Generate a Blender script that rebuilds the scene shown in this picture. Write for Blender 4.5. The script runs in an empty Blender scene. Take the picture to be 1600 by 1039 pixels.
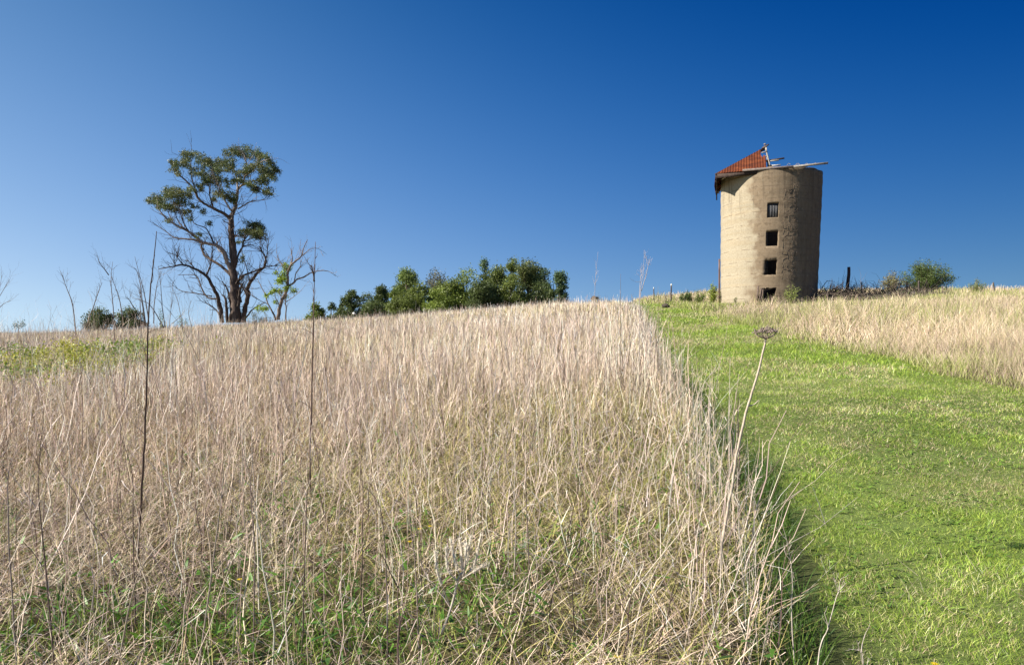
import bpy, math, random
import numpy as np
from mathutils import Vector, Matrix

R = math.radians
rng = np.random.default_rng(7)
random.seed(7)
scene = bpy.context.scene
C = scene.collection

# ------------------------------------------------------------------ camera
F = 1085.0; CX = 800.0; CY = 519.5; EYE = 1.6
cam_d = bpy.data.cameras.new('camera')
cam_d.sensor_width = 36.0
cam_d.lens = 36.0 * F / 1600.0
cam_d.clip_start = 0.05; cam_d.clip_end = 8000
cam = bpy.data.objects.new('camera', cam_d)
cam.location = (0, 0, EYE); cam.rotation_euler = (R(90), 0, 0)
C.objects.link(cam); scene.camera = cam

# ------------------------------------------------------------------ sky + sun
SUN_AZ = R(257.0); SUN_EL = R(37.0)
w = bpy.data.worlds.new('World'); scene.world = w; w.use_nodes = True
nt = w.node_tree; nt.nodes.clear()
out = nt.nodes.new('ShaderNodeOutputWorld'); bg = nt.nodes.new('ShaderNodeBackground')
sky = nt.nodes.new('ShaderNodeTexSky'); sky.sky_type = 'NISHITA'; sky.sun_disc = False
sky.sun_elevation = SUN_EL; sky.sun_rotation = SUN_AZ
sky.altitude = 700; sky.air_density = 1.0; sky.dust_density = 0.2; sky.ozone_density = 2.0
EXPO = 1.02
SV = (math.sin(SUN_AZ) * math.cos(SUN_EL), math.cos(SUN_AZ) * math.cos(SUN_EL), math.sin(SUN_EL))
# the photo was taken through a polariser: sky radiance falls off away from the sun and with height
def wn(ty, **k):
    n = nt.nodes.new(ty)
    for a_, v in k.items(): setattr(n, a_, v)
    return n
def wm(op, a_, b_, clamp=False):
    n = wn('ShaderNodeMath', operation=op, use_clamp=clamp)
    for i, v in enumerate((a_, b_)):
        if isinstance(v, (int, float)): n.inputs[i].default_value = v
        else: nt.links.new(v, n.inputs[i])
    return n.outputs[0]
tcw = wn('ShaderNodeTexCoord'); sw = wn('ShaderNodeSeparateXYZ'); nt.links.new(tcw.outputs['Generated'], sw.inputs[0])
dt = wn('ShaderNodeVectorMath', operation='DOT_PRODUCT'); nt.links.new(tcw.outputs['Generated'], dt.inputs[0]); dt.inputs[1].default_value = SV
sc_ = wn('ShaderNodeSeparateColor'); nt.links.new(sky.outputs[0], sc_.inputs[0])
rr_ = wm('MINIMUM', wm('POWER', wm('MULTIPLY', sc_.outputs[0], 0.10), 1 / 2.2), 1.0)
zz_ = wm('MAXIMUM', wm('MINIMUM', sw.outputs[2], .5), -.05)
dd_ = wm('MINIMUM', dt.outputs['Value'], .75)
cc_ = wn('ShaderNodeCombineColor')
for i, (k0, k1, k2, k3) in enumerate([(.270, .4677, .356, -.79), (.517, .3344, .29, -.725), (.982, -.0748, .22, -.82)]):
    v = wm('ADD', wm('ADD', wm('MULTIPLY', rr_, k1), k0), wm('ADD', wm('MULTIPLY', dd_, k2), wm('MULTIPLY', zz_, k3)))
    v = wm('POWER', wm('MINIMUM', wm('MAXIMUM', v, .03), 1.0), 2.2)
    nt.links.new(wm('MULTIPLY', v, 10.0 / 2 ** EXPO), cc_.inputs[i])
nt.links.new(cc_.outputs[0], bg.inputs[0])
bg.inputs[1].default_value = 0.10
nt.links.new(bg.outputs[0], out.inputs[0])
sd = bpy.data.lights.new('sun', 'SUN'); sd.energy = 5.0; sd.angle = R(0.53); sd.color = (1.0, 0.94, 0.84)
so = bpy.data.objects.new('sun', sd); C.objects.link(so)
sv = Vector((math.sin(SUN_AZ) * math.cos(SUN_EL), math.cos(SUN_AZ) * math.cos(SUN_EL), math.sin(SUN_EL)))
so.rotation_euler = sv.to_track_quat('Z', 'Y').to_euler(); so.location = sv * 60
scene.view_settings.view_transform = 'Standard'; scene.view_settings.look = 'None'
scene.view_settings.exposure = EXPO; scene.view_settings.gamma = 1.0

# ------------------------------------------------------------------ helpers
def at(px, py, Y):
    return np.array([(px - CX) / F * Y, Y, EYE + (CY - py) / F * Y])

class Geo:
    def __init__(s): s.v = []; s.f = []; s.c = []; s.n = 0
    def add(s, v, f, c):
        v = np.asarray(v, float).reshape(-1, 3); f = np.asarray(f, int).reshape(-1, 4)
        c = np.asarray(c, float)
        if c.ndim == 1: c = np.tile(c, (len(v), 1))
        s.v.append(v); s.f.append(f + s.n); s.c.append(c); s.n += len(v)
    def build(s, name, mat, parent=None, smooth=False, origin=None):
        me = bpy.data.meshes.new(name)
        V = np.concatenate(s.v); Q = np.concatenate(s.f); K = np.concatenate(s.c)
        if origin is not None: V = V - np.asarray(origin)
        tri = Q[:, 3] == Q[:, 2]
        q4 = Q[~tri]; q3 = Q[tri][:, :3]
        loops = np.concatenate([q4.ravel(), q3.ravel()]).astype(np.int32)
        nq, n3 = len(q4), len(q3)
        starts = np.concatenate([np.arange(nq) * 4, nq * 4 + np.arange(n3) * 3]).astype(np.int32)
        tot = np.concatenate([np.full(nq, 4), np.full(n3, 3)]).astype(np.int32)
        me.vertices.add(len(V)); me.vertices.foreach_set('co', V.astype(np.float32).ravel())
        me.loops.add(len(loops)); me.loops.foreach_set('vertex_index', loops)
        me.polygons.add(nq + n3); me.polygons.foreach_set('loop_start', starts)
        try: me.polygons.foreach_set('loop_total', tot)
        except Exception: pass
        if smooth: me.polygons.foreach_set('use_smooth', np.ones(nq + n3, bool))
        a = me.color_attributes.new('col', 'FLOAT_COLOR', 'POINT')
        a.data.foreach_set('color', np.concatenate([K[:, :3], np.ones((len(K), 1))], 1).astype(np.float32).ravel())
        me.update(calc_edges=True)
        me.materials.append(mat)
        o = bpy.data.objects.new(name, me); C.objects.link(o)
        if parent is not None: o.parent = parent
        if origin is not None and parent is None: o.location = origin
        return o

def tag(o, label=None, cat=None, group=None, kind=None):
    if label: o['label'] = label
    if cat: o['category'] = cat
    if group: o['group'] = group
    if kind: o['kind'] = kind
    return o
def empty(name, loc, label, cat, group=None, rz=0):
    o = bpy.data.objects.new(name, None); C.objects.link(o)
    o.location = tuple(loc); o.rotation_euler = (0, 0, rz); o.empty_display_size = 0.3
    return tag(o, label, cat, group)

def nrm(v): return v / np.maximum(np.linalg.norm(v, axis=-1, keepdims=True), 1e-9)

def catmull(P, n=4):
    P = np.asarray(P, float); m = len(P)
    if m < 3: return np.array([P[0] + (P[-1] - P[0]) * t for t in np.linspace(0, 1, n + 1)])
    out = []
    for i in range(m - 1):
        p0 = P[max(i - 1, 0)]; p1 = P[i]; p2 = P[i + 1]; p3 = P[min(i + 2, m - 1)]
        for t in np.arange(n) / n:
            out.append(.5 * ((2 * p1) + (-p0 + p2) * t + (2 * p0 - 5 * p1 + 4 * p2 - p3) * t * t + (-p0 + 3 * p1 - 3 * p2 + p3) * t ** 3))
    out.append(P[-1]); return np.array(out)

def tube(g, P, r0, r1, col, sides=6, sm=4, jit=0.0, cap=True, power=1.0):
    P = catmull(P, sm) if sm else np.asarray(P, float)
    n = len(P); t = np.linspace(0, 1, n) ** power
    r = r0 + (r1 - r0) * t
    if jit: P = P + rng.normal(0, 1, P.shape) * (r[:, None] * jit) * (np.arange(n)[:, None] > 0)
    T = nrm(np.gradient(P, axis=0))
    ref = np.array([0.31, 0.91, 0.27]) if abs(T[0] @ np.array([0.31, .91, .27])) < .9 else np.array([1., 0, 0])
    A = nrm(np.cross(T, ref)); B = np.cross(T, A)
    th = np.arange(sides) / sides * 2 * np.pi
    V = P[:, None] + r[:, None, None] * (np.cos(th)[None, :, None] * A[:, None] + np.sin(th)[None, :, None] * B[:, None])
    idx = np.arange(n * sides).reshape(n, sides)
    a = idx[:-1]; b = np.roll(idx, -1, 1)[:-1]; c = np.roll(idx, -1, 1)[1:]; d = idx[1:]
    F_ = np.stack([a, b, c, d], -1).reshape(-1, 4)
    V = V.reshape(-1, 3)
    if cap:
        V = np.concatenate([V, P[-1:], P[:1]]); k = n * sides
        top = np.stack([idx[-1], np.roll(idx[-1], -1), np.full(sides, k), np.full(sides, k)], -1)
        bot = np.stack([np.roll(idx[0], -1), idx[0], np.full(sides, k + 1), np.full(sides, k + 1)], -1)
        F_ = np.concatenate([F_, top, bot])
    g.add(V, F_, col)

def box(g, c, s, col, M=None):
    """box of full size s centred at c, optional 3x3 rotation"""
    q = np.array([[x, y, z] for x in (-.5, .5) for y in (-.5, .5) for z in (-.5, .5)]) * np.asarray(s)
    if M is not None: q = q @ np.array(M).T
    g.add(q + np.asarray(c), [[0, 1, 3, 2], [4, 6, 7, 5], [0, 4, 5, 1], [2, 3, 7, 6], [0, 2, 6, 4], [1, 5, 7, 3]], col)

def beam(g, p, q, w_, h_, col, roll=0):
    p = np.asarray(p, float); q = np.asarray(q, float); d = q - p; L = np.linalg.norm(d)
    M = Vector(d).to_track_quat('Y', 'Z').to_matrix() @ Matrix.Rotation(roll, 3, 'Y')
    box(g, (p + q) / 2, (w_, L, h_), col, M)

def strips(g, Cl, W, side, col, sides=2):
    """Cl (N,K,3) centre lines, W (N,K) widths, side (N,3) unit, col (N,3)"""
    N, K, _ = Cl.shape
    if sides == 2:
        V = np.stack([Cl - side[:, None] * W[..., None] / 2, Cl + side[:, None] * W[..., None] / 2], 2)
        V = V.reshape(-1, 3); base = np.arange(N)[:, None] * (2 * K) + 2 * np.arange(K - 1)[None]
        Q = np.stack([base, base + 1, base + 3, base + 2], -1).reshape(-1, 4)
        g.add(V, Q, np.repeat(col, 2 * K, 0))
    else:
        T = nrm(Cl[:, -1] - Cl[:, 0]); s2 = nrm(np.cross(T, side))
        th = np.arange(3) * 2 * np.pi / 3
        off = np.stack([np.cos(a) * side + np.sin(a) * s2 for a in th], 1)
        V = Cl[:, :, None] + off[:, None] * (W[..., None, None] / 2)
        V = V.reshape(-1, 3); b = (np.arange(N)[:, None] * (3 * K) + 3 * np.arange(K - 1)[None])
        Q = np.concatenate([np.stack([b + i, b + (i + 1) % 3, b + 3 + (i + 1) % 3, b + 3 + i], -1).reshape(-1, 4) for i in range(3)])
        g.add(V, Q, np.repeat(col, 3 * K, 0))

def blades(g, P, L, W, tilt, col, K=3, droop=0.2, sides=2, tip=0.15, az=None, wob=0.0):
    N = len(P)
    if N == 0: return None
    if az is None: az = rng.uniform(0, 2 * np.pi, N)
    s = np.linspace(0, 1, K)[None, :, None]
    h = np.stack([np.cos(az), np.sin(az), np.zeros(N)], -1)
    d = h * np.sin(tilt)[:, None] + np.array([0, 0, 1.]) * np.cos(tilt)[:, None]
    dr = np.broadcast_to(np.asarray(droop, float), (N,))
    Cl = P[:, None] + d[:, None] * (L[:, None, None] * s) + h[:, None] * (L * dr)[:, None, None] * s ** 2 - np.array([0, 0, 1.]) * (L * dr * .7)[:, None, None] * s ** 2.2
    if wob:
        wv = rng.normal(0, 1, (N, K, 3)) * (L[:, None, None] * wob); wv[:, 0] = 0; wv[..., 2] = 0
        Cl = Cl + wv
    ya = rng.uniform(0, 2 * np.pi, N)
    side = nrm(np.stack([np.cos(ya), np.sin(ya), np.zeros(N)], -1))
    taper = 1 - (1 - tip) * np.linspace(0, 1, K) ** 1.4
    strips(g, Cl, W[:, None] * taper[None], side, col, sides)
    return Cl

_lat = rng.random((64, 64))
def vnoise(x, y, s, seed=0):
    x = np.asarray(x) / s + 13.7 * seed + 100; y = np.asarray(y) / s + 7.3 * seed + 100
    xi = np.floor(x).astype(int); yi = np.floor(y).astype(int); fx = x - xi; fy = y - yi
    fx = fx * fx * (3 - 2 * fx); fy = fy * fy * (3 - 2 * fy)
    g = lambda a, b: _lat[a % 64, b % 64]
    return (g(xi, yi) * (1 - fx) + g(xi + 1, yi) * fx) * (1 - fy) + (g(xi, yi + 1) * (1 - fx) + g(xi + 1, yi + 1) * fx) * fy
def fbm(x, y, s, seed=0):
    return .55 * vnoise(x, y, s, seed) + .3 * vnoise(x, y, s / 2.1, seed + 1) + .15 * vnoise(x, y, s / 4.3, seed + 2)
def sstep(a, b, x):
    t = np.clip((np.asarray(x, float) - a) / (b - a), 0, 1); return t * t * (3 - 2 * t)

# ------------------------------------------------------------------ terrain function (thin plate through surveyed heights)
_cp = []
def cpx(Y, rows):
    for px, z in rows: _cp.append(((px - CX) / F * Y, Y, z))
_cp += [(0, 0, 0), (-5, 0, -.18), (5, 0, .2), (0, -12, -.8), (-14, -8, -.9), (14, -8, .1)]
cpx(4, [(0, .12), (800, .24), (1600, .38)])
cpx(10, [(0, .3), (800, .63), (1600, .86)])
cpx(20, [(-100, .45), (400, .85), (800, 1.25), (1200, 1.6), (1700, 1.8)])
cpx(32, [(-100, .8), (400, 1.35), (800, 2.1), (1010, 2.45), (1200, 2.58), (1600, 2.85)])
cpx(42, [(-200, .85), (0, 1.0), (400, 1.7), (600, 2.1), (800, 2.7), (1000, 3.2), (1110, 3.3), (1202, 3.30), (1300, 3.45), (1400, 3.62), (1700, 3.75)])
cpx(49, [(1202, 3.75), (1400, 4.1)])
cpx(56, [(-300, .9), (0, 1.1), (200, 1.35), (400, 1.9), (600, 2.45), (800, 3.25), (900, 3.6), (1000, 4.0), (1120, 4.5), (1400, 4.8), (1650, 4.85)])
cpx(66, [(900, 3.9), (1000, 4.55), (1080, 5.15), (1200, 5.2)])
cpx(80, [(0, .3), (400, 1.2), (700, 2.4), (900, 3.2), (1100, 4.8), (1600, 4.6)])
cpx(115, [(0, -3), (500, -2.5), (900, -1.5), (1200, 1.0), (1600, 1.5)])
_cp += [(-70, -20, -5), (70, -20, 1), (-90, 50, -3), (95, 50, 3)]
_cp = np.array(_cp, float)
def _U(r2): return np.where(r2 > 1e-9, r2 * np.log(np.maximum(r2, 1e-9)), 0)
_n = len(_cp)
_K = _U(((_cp[:, None, :2] - _cp[None, :, :2]) ** 2).sum(-1)) + np.eye(_n) * 6.0
_Pm = np.concatenate([np.ones((_n, 1)), _cp[:, :2]], 1)
_A = np.block([[_K, _Pm], [_Pm.T, np.zeros((3, 3))]])
_w = np.linalg.solve(_A, np.concatenate([_cp[:, 2], np.zeros(3)]))
def zf(X, Y):
    X = np.asarray(X, float); Y = np.asarray(Y, float); sh = X.shape
    x = X.ravel(); y = Y.ravel(); z = np.empty(len(x))
    for i in range(0, len(x), 100000):
        a = x[i:i + 100000]; b = y[i:i + 100000]
        r2 = (a[:, None] - _cp[None, :, 0]) ** 2 + (b[:, None] - _cp[None, :, 1]) ** 2
        z[i:i + 100000] = _U(r2) @ _w[:_n] + _w[_n] + _w[_n + 1] * a + _w[_n + 2] * b
    rr = np.hypot(x, y); k = sstep(85, 200, rr)
    z = np.clip(z, -12, 8) * (1 - k) - 16 * k
    z += .05 * (vnoise(x, y, 2.3, 5) - .5) * (1 - k) + 3 * k * (vnoise(x, y, 300, 9) - .5) - sstep(200, 3000, rr) * 14
    return z.reshape(sh)
def z1(x, y): return float(zf(np.array([x]), np.array([y]))[0])
def hit(px, py, y0=2.0, y1=85.0):
    Y = np.linspace(y0, y1, 3000); X = (px - CX) / F * Y; ray = EYE + (CY - py) / F * Y
    b = np.nonzero(zf(X, Y) >= ray)[0]
    Yh = Y[b[0]] if len(b) else y1
    return np.array([(px - CX) / F * Yh, Yh, z1((px - CX) / F * Yh, Yh)])
# mown strip edges, X as a function of Y
_el = [hit(*p) for p in [(1222, 1039), (1176, 900), (1128, 780), (1078, 680), (1046, 610), (1018, 545), (1004, 505), (992, 482)]]
_er = [hit(*p) for p in [(1600, 612), (1500, 590), (1400, 563), (1290, 540), (1200, 520), (1130, 500), (1075, 484)]]
eLx = np.array([_el[0][0] - .25] + [p[0] for p in _el] + [_el[-1][0] - 1.5]); eLy = np.array([0] + [p[1] for p in _el] + [90])
eRx = np.array([_er[0][0] - .9] + [p[0] for p in _er] + [_er[-1][0] + 1.5]); eRy = np.array([0] + [p[1] for p in _er] + [90])
def XL(y): return np.interp(y, eLy, eLx) + .30 * (vnoise(y, y * 0, 1.7, 3) - .5) + .22 * (vnoise(y, y * 0, .45, 6) - .5)
def XR(y): return np.interp(y, eRy, eRx) + .5 * (vnoise(y, y * 0, 2.1, 8) - .5)
print('edges', [tuple(np.round(p, 1)) for p in _el], [tuple(np.round(p, 1)) for p in _er])

# ------------------------------------------------------------------ materials
def mat_new(name):
    m = bpy.data.materials.new(name); m.use_nodes = True
    t = m.node_tree; b = t.nodes['Principled BSDF']; return m, t, b
def mat_col(name, rough=.75, transl=0.0, spec=.25, noise=None, amp=.25, bump=0.0):
    m, t, b = mat_new(name)
    a = t.nodes.new('ShaderNodeAttribute'); a.attribute_name = 'col'
    src = a.outputs['Color']
    if noise:
        tc = t.nodes.new('ShaderNodeTexCoord'); mp = t.nodes.new('ShaderNodeMapping')
        mp.inputs['Scale'].default_value = noise if isinstance(noise, tuple) else (noise,) * 3
        nz = t.nodes.new('ShaderNodeTexNoise'); nz.inputs['Scale'].default_value = 1.0; nz.inputs['Detail'].default_value = 5
        t.links.new(tc.outputs['Object'], mp.inputs[0]); t.links.new(mp.outputs[0], nz.inputs['Vector'])
        mr = t.nodes.new('ShaderNodeMapRange'); mr.inputs['From Min'].default_value = .3; mr.inputs['From Max'].default_value = .7
        mr.inputs['To Min'].default_value = 1 - amp; mr.inputs['To Max'].default_value = 1 + amp
        t.links.new(nz.outputs['Fac'], mr.inputs['Value'])
        vm = t.nodes.new('ShaderNodeVectorMath'); vm.operation = 'SCALE'
        t.links.new(src, vm.inputs[0]); t.links.new(mr.outputs[0], vm.inputs['Scale']); src = vm.outputs[0]
        if bump:
            bp = t.nodes.new('ShaderNodeBump'); bp.inputs['Strength'].default_value = bump; bp.inputs['Distance'].default_value = .03
            t.links.new(nz.outputs['Fac'], bp.inputs['Height']); t.links.new(bp.outputs[0], b.inputs['Normal'])
    t.links.new(src, b.inputs['Base Color'])
    b.inputs['Roughness'].default_value = rough; b.inputs['Specular IOR Level'].default_value = spec
    if transl:
        tr = t.nodes.new('ShaderNodeBsdfTranslucent'); mx = t.nodes.new('ShaderNodeMixShader'); mx.inputs[0].default_value = transl
        t.links.new(src, tr.inputs['Color']); t.links.new(b.outputs[0], mx.inputs[1]); t.links.new(tr.outputs[0], mx.inputs[2])
        t.links.new(mx.outputs[0], t.nodes['Material Output'].inputs['Surface'])
    return m
M_grass = mat_col('dry_grass_blade', .65, .06, .25)
M_green = mat_col('green_grass_blade', .45, .28, .4)
M_leaf = mat_col('tree_leaf', .5, .3, .35)
M_bark = mat_col('tree_bark', .9, 0, .15, noise=(9, 9, 2.5), amp=.45, bump=.5)
M_twig = mat_col('dry_twig', .8, .1, .15, noise=40, amp=.2)
M_wood = mat_col('weathered_timber', .85, 0, .15, noise=(12, 12, 12), amp=.35, bump=.3)
M_stone = mat_col('field_stone', .9, 0, .15, noise=4, amp=.35, bump=.6)
M_metal = mat_col('galvanised_metal', .5, 0, .5, noise=6, amp=.2)

# ground material: soil, thatch and moss mottled by noise
m, t, b = mat_new('soil_and_thatch'); M_ground = m
tc = t.nodes.new('ShaderNodeTexCoord'); a = t.nodes.new('ShaderNodeAttribute'); a.attribute_name = 'col'
n1 = t.nodes.new('ShaderNodeTexNoise'); n1.inputs['Scale'].default_value = 26; n1.inputs['Detail'].default_value = 8; n1.inputs['Roughness'].default_value = .75
t.links.new(tc.outputs['Object'], n1.inputs['Vector'])
mr = t.nodes.new('ShaderNodeMapRange'); mr.inputs['From Min'].default_value = .3; mr.inputs['From Max'].default_value = .72
mr.inputs['To Min'].default_value = .45; mr.inputs['To Max'].default_value = 1.5
t.links.new(n1.outputs['Fac'], mr.inputs['Value'])
vm = t.nodes.new('ShaderNodeVectorMath'); vm.operation = 'SCALE'
t.links.new(a.outputs['Color'], vm.inputs[0]); t.links.new(mr.outputs[0], vm.inputs['Scale'])
t.links.new(vm.outputs[0], b.inputs['Base Color']); b.inputs['Roughness'].default_value = .95; b.inputs['Specular IOR Level'].default_value = .1
bp = t.nodes.new('ShaderNodeBump'); bp.inputs['Strength'].default_value = .8; bp.inputs['Distance'].default_value = .03
t.links.new(n1.outputs['Fac'], bp.inputs['Height']); t.links.new(bp.outputs[0], b.inputs['Normal'])

# ------------------------------------------------------------------ ground sheet
def axis(lim, near, n):
    k = np.linspace(-1, 1, n); s = np.arcsinh(lim / near)
    return near * np.sinh(k * s)
gx = axis(4000, 7, 301); gy = 18 + axis(4000, 9, 301)
GX, GY = np.meshgrid(gx, gy)
GZ = zf(GX, GY)
GC = np.empty(GX.shape + (3,))
nz = fbm(GX, GY, 3.0, 4)[..., None]
lawn = ((GX > XL(GY)) & (GX < XR(GY)))[..., None]
gap_shade = np.exp(-((GX - XL(GY) - .12) / .21) ** 2)[..., None] * (GY < 30)[..., None]
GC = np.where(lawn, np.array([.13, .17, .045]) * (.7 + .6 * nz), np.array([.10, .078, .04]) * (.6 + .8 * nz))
GC = GC * (1 - gap_shade) + np.array([.045, .04, .02]) * gap_shade  # bare edge soil, with the stalks' shadow painted into its colour
far = sstep(70, 140, np.hypot(GX, GY))[..., None]
GC = GC * (1 - far) + np.array([.12, .13, .06]) * far
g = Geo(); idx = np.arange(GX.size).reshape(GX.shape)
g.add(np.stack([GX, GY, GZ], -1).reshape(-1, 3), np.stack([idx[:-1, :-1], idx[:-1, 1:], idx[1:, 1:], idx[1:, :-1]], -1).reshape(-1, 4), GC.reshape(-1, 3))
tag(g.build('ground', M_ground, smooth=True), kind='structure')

# ------------------------------------------------------------------ scatter helper
def scatter(y0, y1, dens, mask, tl=-.80, tr=.80, mind=0.0):
    """random ground points between depths y0,y1 inside the seen wedge, dens per m2, kept where mask(X,Y)"""
    m_ = 1.5                                     # margin so that a step to the side still sees full cover
    wid = lambda y: (tr - tl) * y + 2 * m_
    n = int(dens * (y1 - y0) * (wid(y0) + wid(y1)) / 2); Y = rng.uniform(y0, y1, int(n * 2.4) + 10)
    Y = Y[rng.random(len(Y)) < wid(Y) / wid(y1)][:n]
    X = tl * Y - m_ + rng.random(len(Y)) * wid(Y)
    k = mask(X, Y); X = X[k]; Y = Y[k]
    return np.stack([X, Y, zf(X, Y) - .01], -1)
def pick(n, pal, p=None, v=.18):
    pal = np.array(pal); i = rng.choice(len(pal), n, p=p)
    return np.clip(pal[i] * rng.uniform(1 - v, 1 + v, (n, 1)) * rng.uniform(.95, 1.05, (n, 3)), 0, .9)
SILO_C = np.array([(1199.5 - CX) / F * 45, 45.0])
def not_silo(X, Y): return np.hypot(X - SILO_C[0], Y - SILO_C[1]) > 3.1
left = lambda X, Y: (X < XL(Y)) & ~((Y > 47) & (X > (895 - CX) / F * Y))
def right(X, Y): return (X > XR(Y)) & not_silo(X, Y)
def lawnm(X, Y): return (X > XL(Y) + .10 + .26 * (.3 + vnoise(Y, Y * 0, .5, 78)) * sstep(22, 6, Y)) & (X < XR(Y) + .1) & (Y < 60)

STK = [(.80, .64, .54), (.69, .53, .45), (.86, .72, .61), (.43, .31, .26), (.88, .80, .71), (.15, .10, .085)]
STKp = [.24, .19, .2, .15, .08, .14]
STRAW = [(.70, .55, .41), (.62, .48, .34), (.76, .62, .48), (.45, .33, .19), (.48, .43, .17), (.34, .34, .10)]
STRAWp = [.26, .22, .2, .14, .1, .08]
GRN = [(.12, .24, .03), (.18, .30, .035), (.25, .34, .06), (.08, .17, .02), (.34, .38, .09)]

# --- left field of standing dead stalks
_gp = [(120, 985, .25), (200, 1010, .25), (300, 1000, .3), (345, 930, .2), (440, 1010, .3), (480, 940, .22), (560, 970, .3), (640, 1020, .3), (650, 870, .15), (700, 960, .3), (760, 940, .25), (740, 1030, .25),
       (900, 870, .13), (960, 830, .1), (640, 860, .14), (1010, 860, .1), (60, 900, .12), (820, 1010, .2), (840, 860, .12), (330, 1035, .3), (530, 1035, .3), (30, 1030, .2)]
_gp = [(hit(a, b_), r_) for a, b_, r_ in _gp]
def greenness(X, Y):
    k = np.zeros(np.shape(X))
    for (hx, hy, _), r_ in _gp: k = np.maximum(k, np.exp(-(((X - hx) ** 2 + (Y - hy) ** 2) / r_ ** 2)))
    return np.clip(k * (.55 + .9 * fbm(X, Y, .5, 21)) + .3 * sstep(.58, .72, fbm(X, Y, 1.0, 21)) * sstep(9, 4, Y), 0, 1)
g = Geo()
def stalks(P, Lm, Ls, wid, K, sides, twigp, wmin=1.0):
    n = len(P)
    L = np.clip(rng.normal(Lm, Ls * 1.35, n), .2, 1.9) * (.68 + .55 * fbm(P[:, 0], P[:, 1], 1.5, 2))
    W = np.exp(rng.normal(-.1, .38, n)) * wid
    tl = np.abs(rng.normal(0, .19, n)); k = rng.random(n) < .11; tl[k] = rng.uniform(.4, 1.2, k.sum())
    col = pick(n, STK, STKp)
    yel = (sstep(.5, .7, fbm(P[:, 0], P[:, 1], 5, 11)) * .5)[:, None]
    col = col * (1 - yel) + col * np.array([1.02, 1.0, .78]) * yel
    ble = fbm(P[:, 0], P[:, 1], 2.6, 91)[:, None]; col = np.clip(col * (.80 + .50 * sstep(.25, .75, ble)), 0, .88)
    Cl = blades(g, P, L, W, tl, col, K=K, droop=rng.uniform(-.05, .14, n), sides=sides, tip=.35, wob=.014)
    # side twigs carrying the remains of seed heads
    for rep in range(3):
        k = rng.random(n) < twigp
        if not k.any(): continue
        s = rng.uniform(.5, .98, k.sum()) * (K - 1); i = np.minimum(s.astype(int), K - 2); f = (s - i)[:, None]
        q = Cl[k]; ar = np.arange(len(q)); p = q[ar, i] * (1 - f) + q[ar, i + 1] * f
        blades(g, p, L[k] * rng.uniform(.08, .28, k.sum()), W[k] * .55, rng.uniform(.25, .9, k.sum()), col[k] * rng.uniform(.85, 1.1, (k.sum(), 1)), K=3, droop=.05, tip=.4, wob=.03)
thin = lambda P: P[rng.random(len(P)) < .35 + .95 * fbm(P[:, 0], P[:, 1], 1.1, 31)]
fr = lambda P: P[rng.random(len(P)) < .25 + .75 * sstep(.0, 1.2, np.hypot(P[:, 0], P[:, 1]) - 1.1)]
stalks(fr(thin(scatter(1.5, 7, 58, lambda X, Y: left(X, Y) & ~((Y < 2.7) & (X > .15 * Y)) & ~((Y < 2.1)) & ~((Y < 2.98) & (X / np.maximum(Y, .1) > -.14) & (X < -.02 * Y))))), .76, .20, .0048, 7, 3, .5)
stalks(thin(scatter(7, 15, 80, left)), .70, .16, .0066, 5, 2, .4)
stalks(thin(scatter(12, 30, 7, lambda X, Y: left(X, Y) & (X < -.42 * Y))), 1.1, .3, .007, 5, 2, .9)
stalks(scatter(15, 28, 46, left), .58, .15, .0105, 4, 2, .3)
stalks(scatter(28, 62, 26, left, tr=.15), .46, .14, .015, 3, 2, .15)
skirt = lambda X, Y: (X < XL(Y) + .04) & (X > XL(Y) - .30) & (Y < 30)
stalks(scatter(2.7, 12, 110, skirt, tl=0), .66, .17, .0045, 6, 2, .5)
stalks(scatter(12, 30, 90, skirt, tl=0), .56, .17, .010, 4, 2, .3)
tag(g.build('dead_stalks', M_grass), 'field of standing dead pinkish grey weed stalks left of the mown strip', 'dead stalks', kind='stuff')

g = Geo()
def straw(P, Lm, wid, K, pal=STRAW, p=STRAWp, tmin=.2, tmax=1.45, droop=.35, gcut=True):
    n = len(P); col = pick(n, pal, p)
    if gcut:
        gm = (greenness(P[:, 0], P[:, 1]) > rng.random(n) * .8)
        yl = (sstep(.48, .72, fbm(P[:, 0], P[:, 1], 4.2, 44)) * .5 > rng.random(n))
        col[yl] = pick(yl.sum(), [(.42, .38, .12), (.34, .34, .09), (.5, .42, .16)])
        P = P[~gm]; col = col[~gm]; n = len(P); col = np.clip(col * (.58 + .7 * fbm(P[:, 0], P[:, 1], .8, 95))[:, None] * (1 + .25 * sstep(8, 20, P[:, 1]))[:, None], 0, .85)
    blades(g, P + np.array([0, 0, 1]) * rng.uniform(0, .10, (n, 1)), rng.uniform(.4, 1.5, n) * Lm, rng.uniform(.6, 1.4, n) * wid,
           rng.uniform(tmin, tmax, n), col, K=K, droop=rng.uniform(0, droop, n), tip=.2)
straw(fr(scatter(1.8, 6.5, 1700, left)), .22, .0040, 4, tmin=.5)
straw(scatter(6.5, 14, 760, left), .30, .0058, 3, tmin=.1, tmax=1.2)
straw(scatter(14, 28, 260, left), .34, .011, 3, tmin=.05, tmax=1.0)
straw(scatter(28, 64, 90, left, tr=.15), .36, .022, 3, tmin=.05, tmax=.8)
P = scatter(2.4, 14, 300, left); n = len(P); P[:, 2] += rng.uniform(.05, .6, n) ** 1.2
blades(g, P, rng.uniform(.03, .13, n), rng.uniform(.0018, .0042, n) * (.7 + P[:, 1] / 8), rng.uniform(.2, 2.4, n), pick(n, STK + STRAW[:4]), K=3, droop=rng.uniform(0, .6, n), tip=.3, wob=.05)
tag(g.build('matted_straw', M_grass), 'matted yellowish straw tangled between the dead stalks', 'dry grass', kind='stuff')

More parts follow.
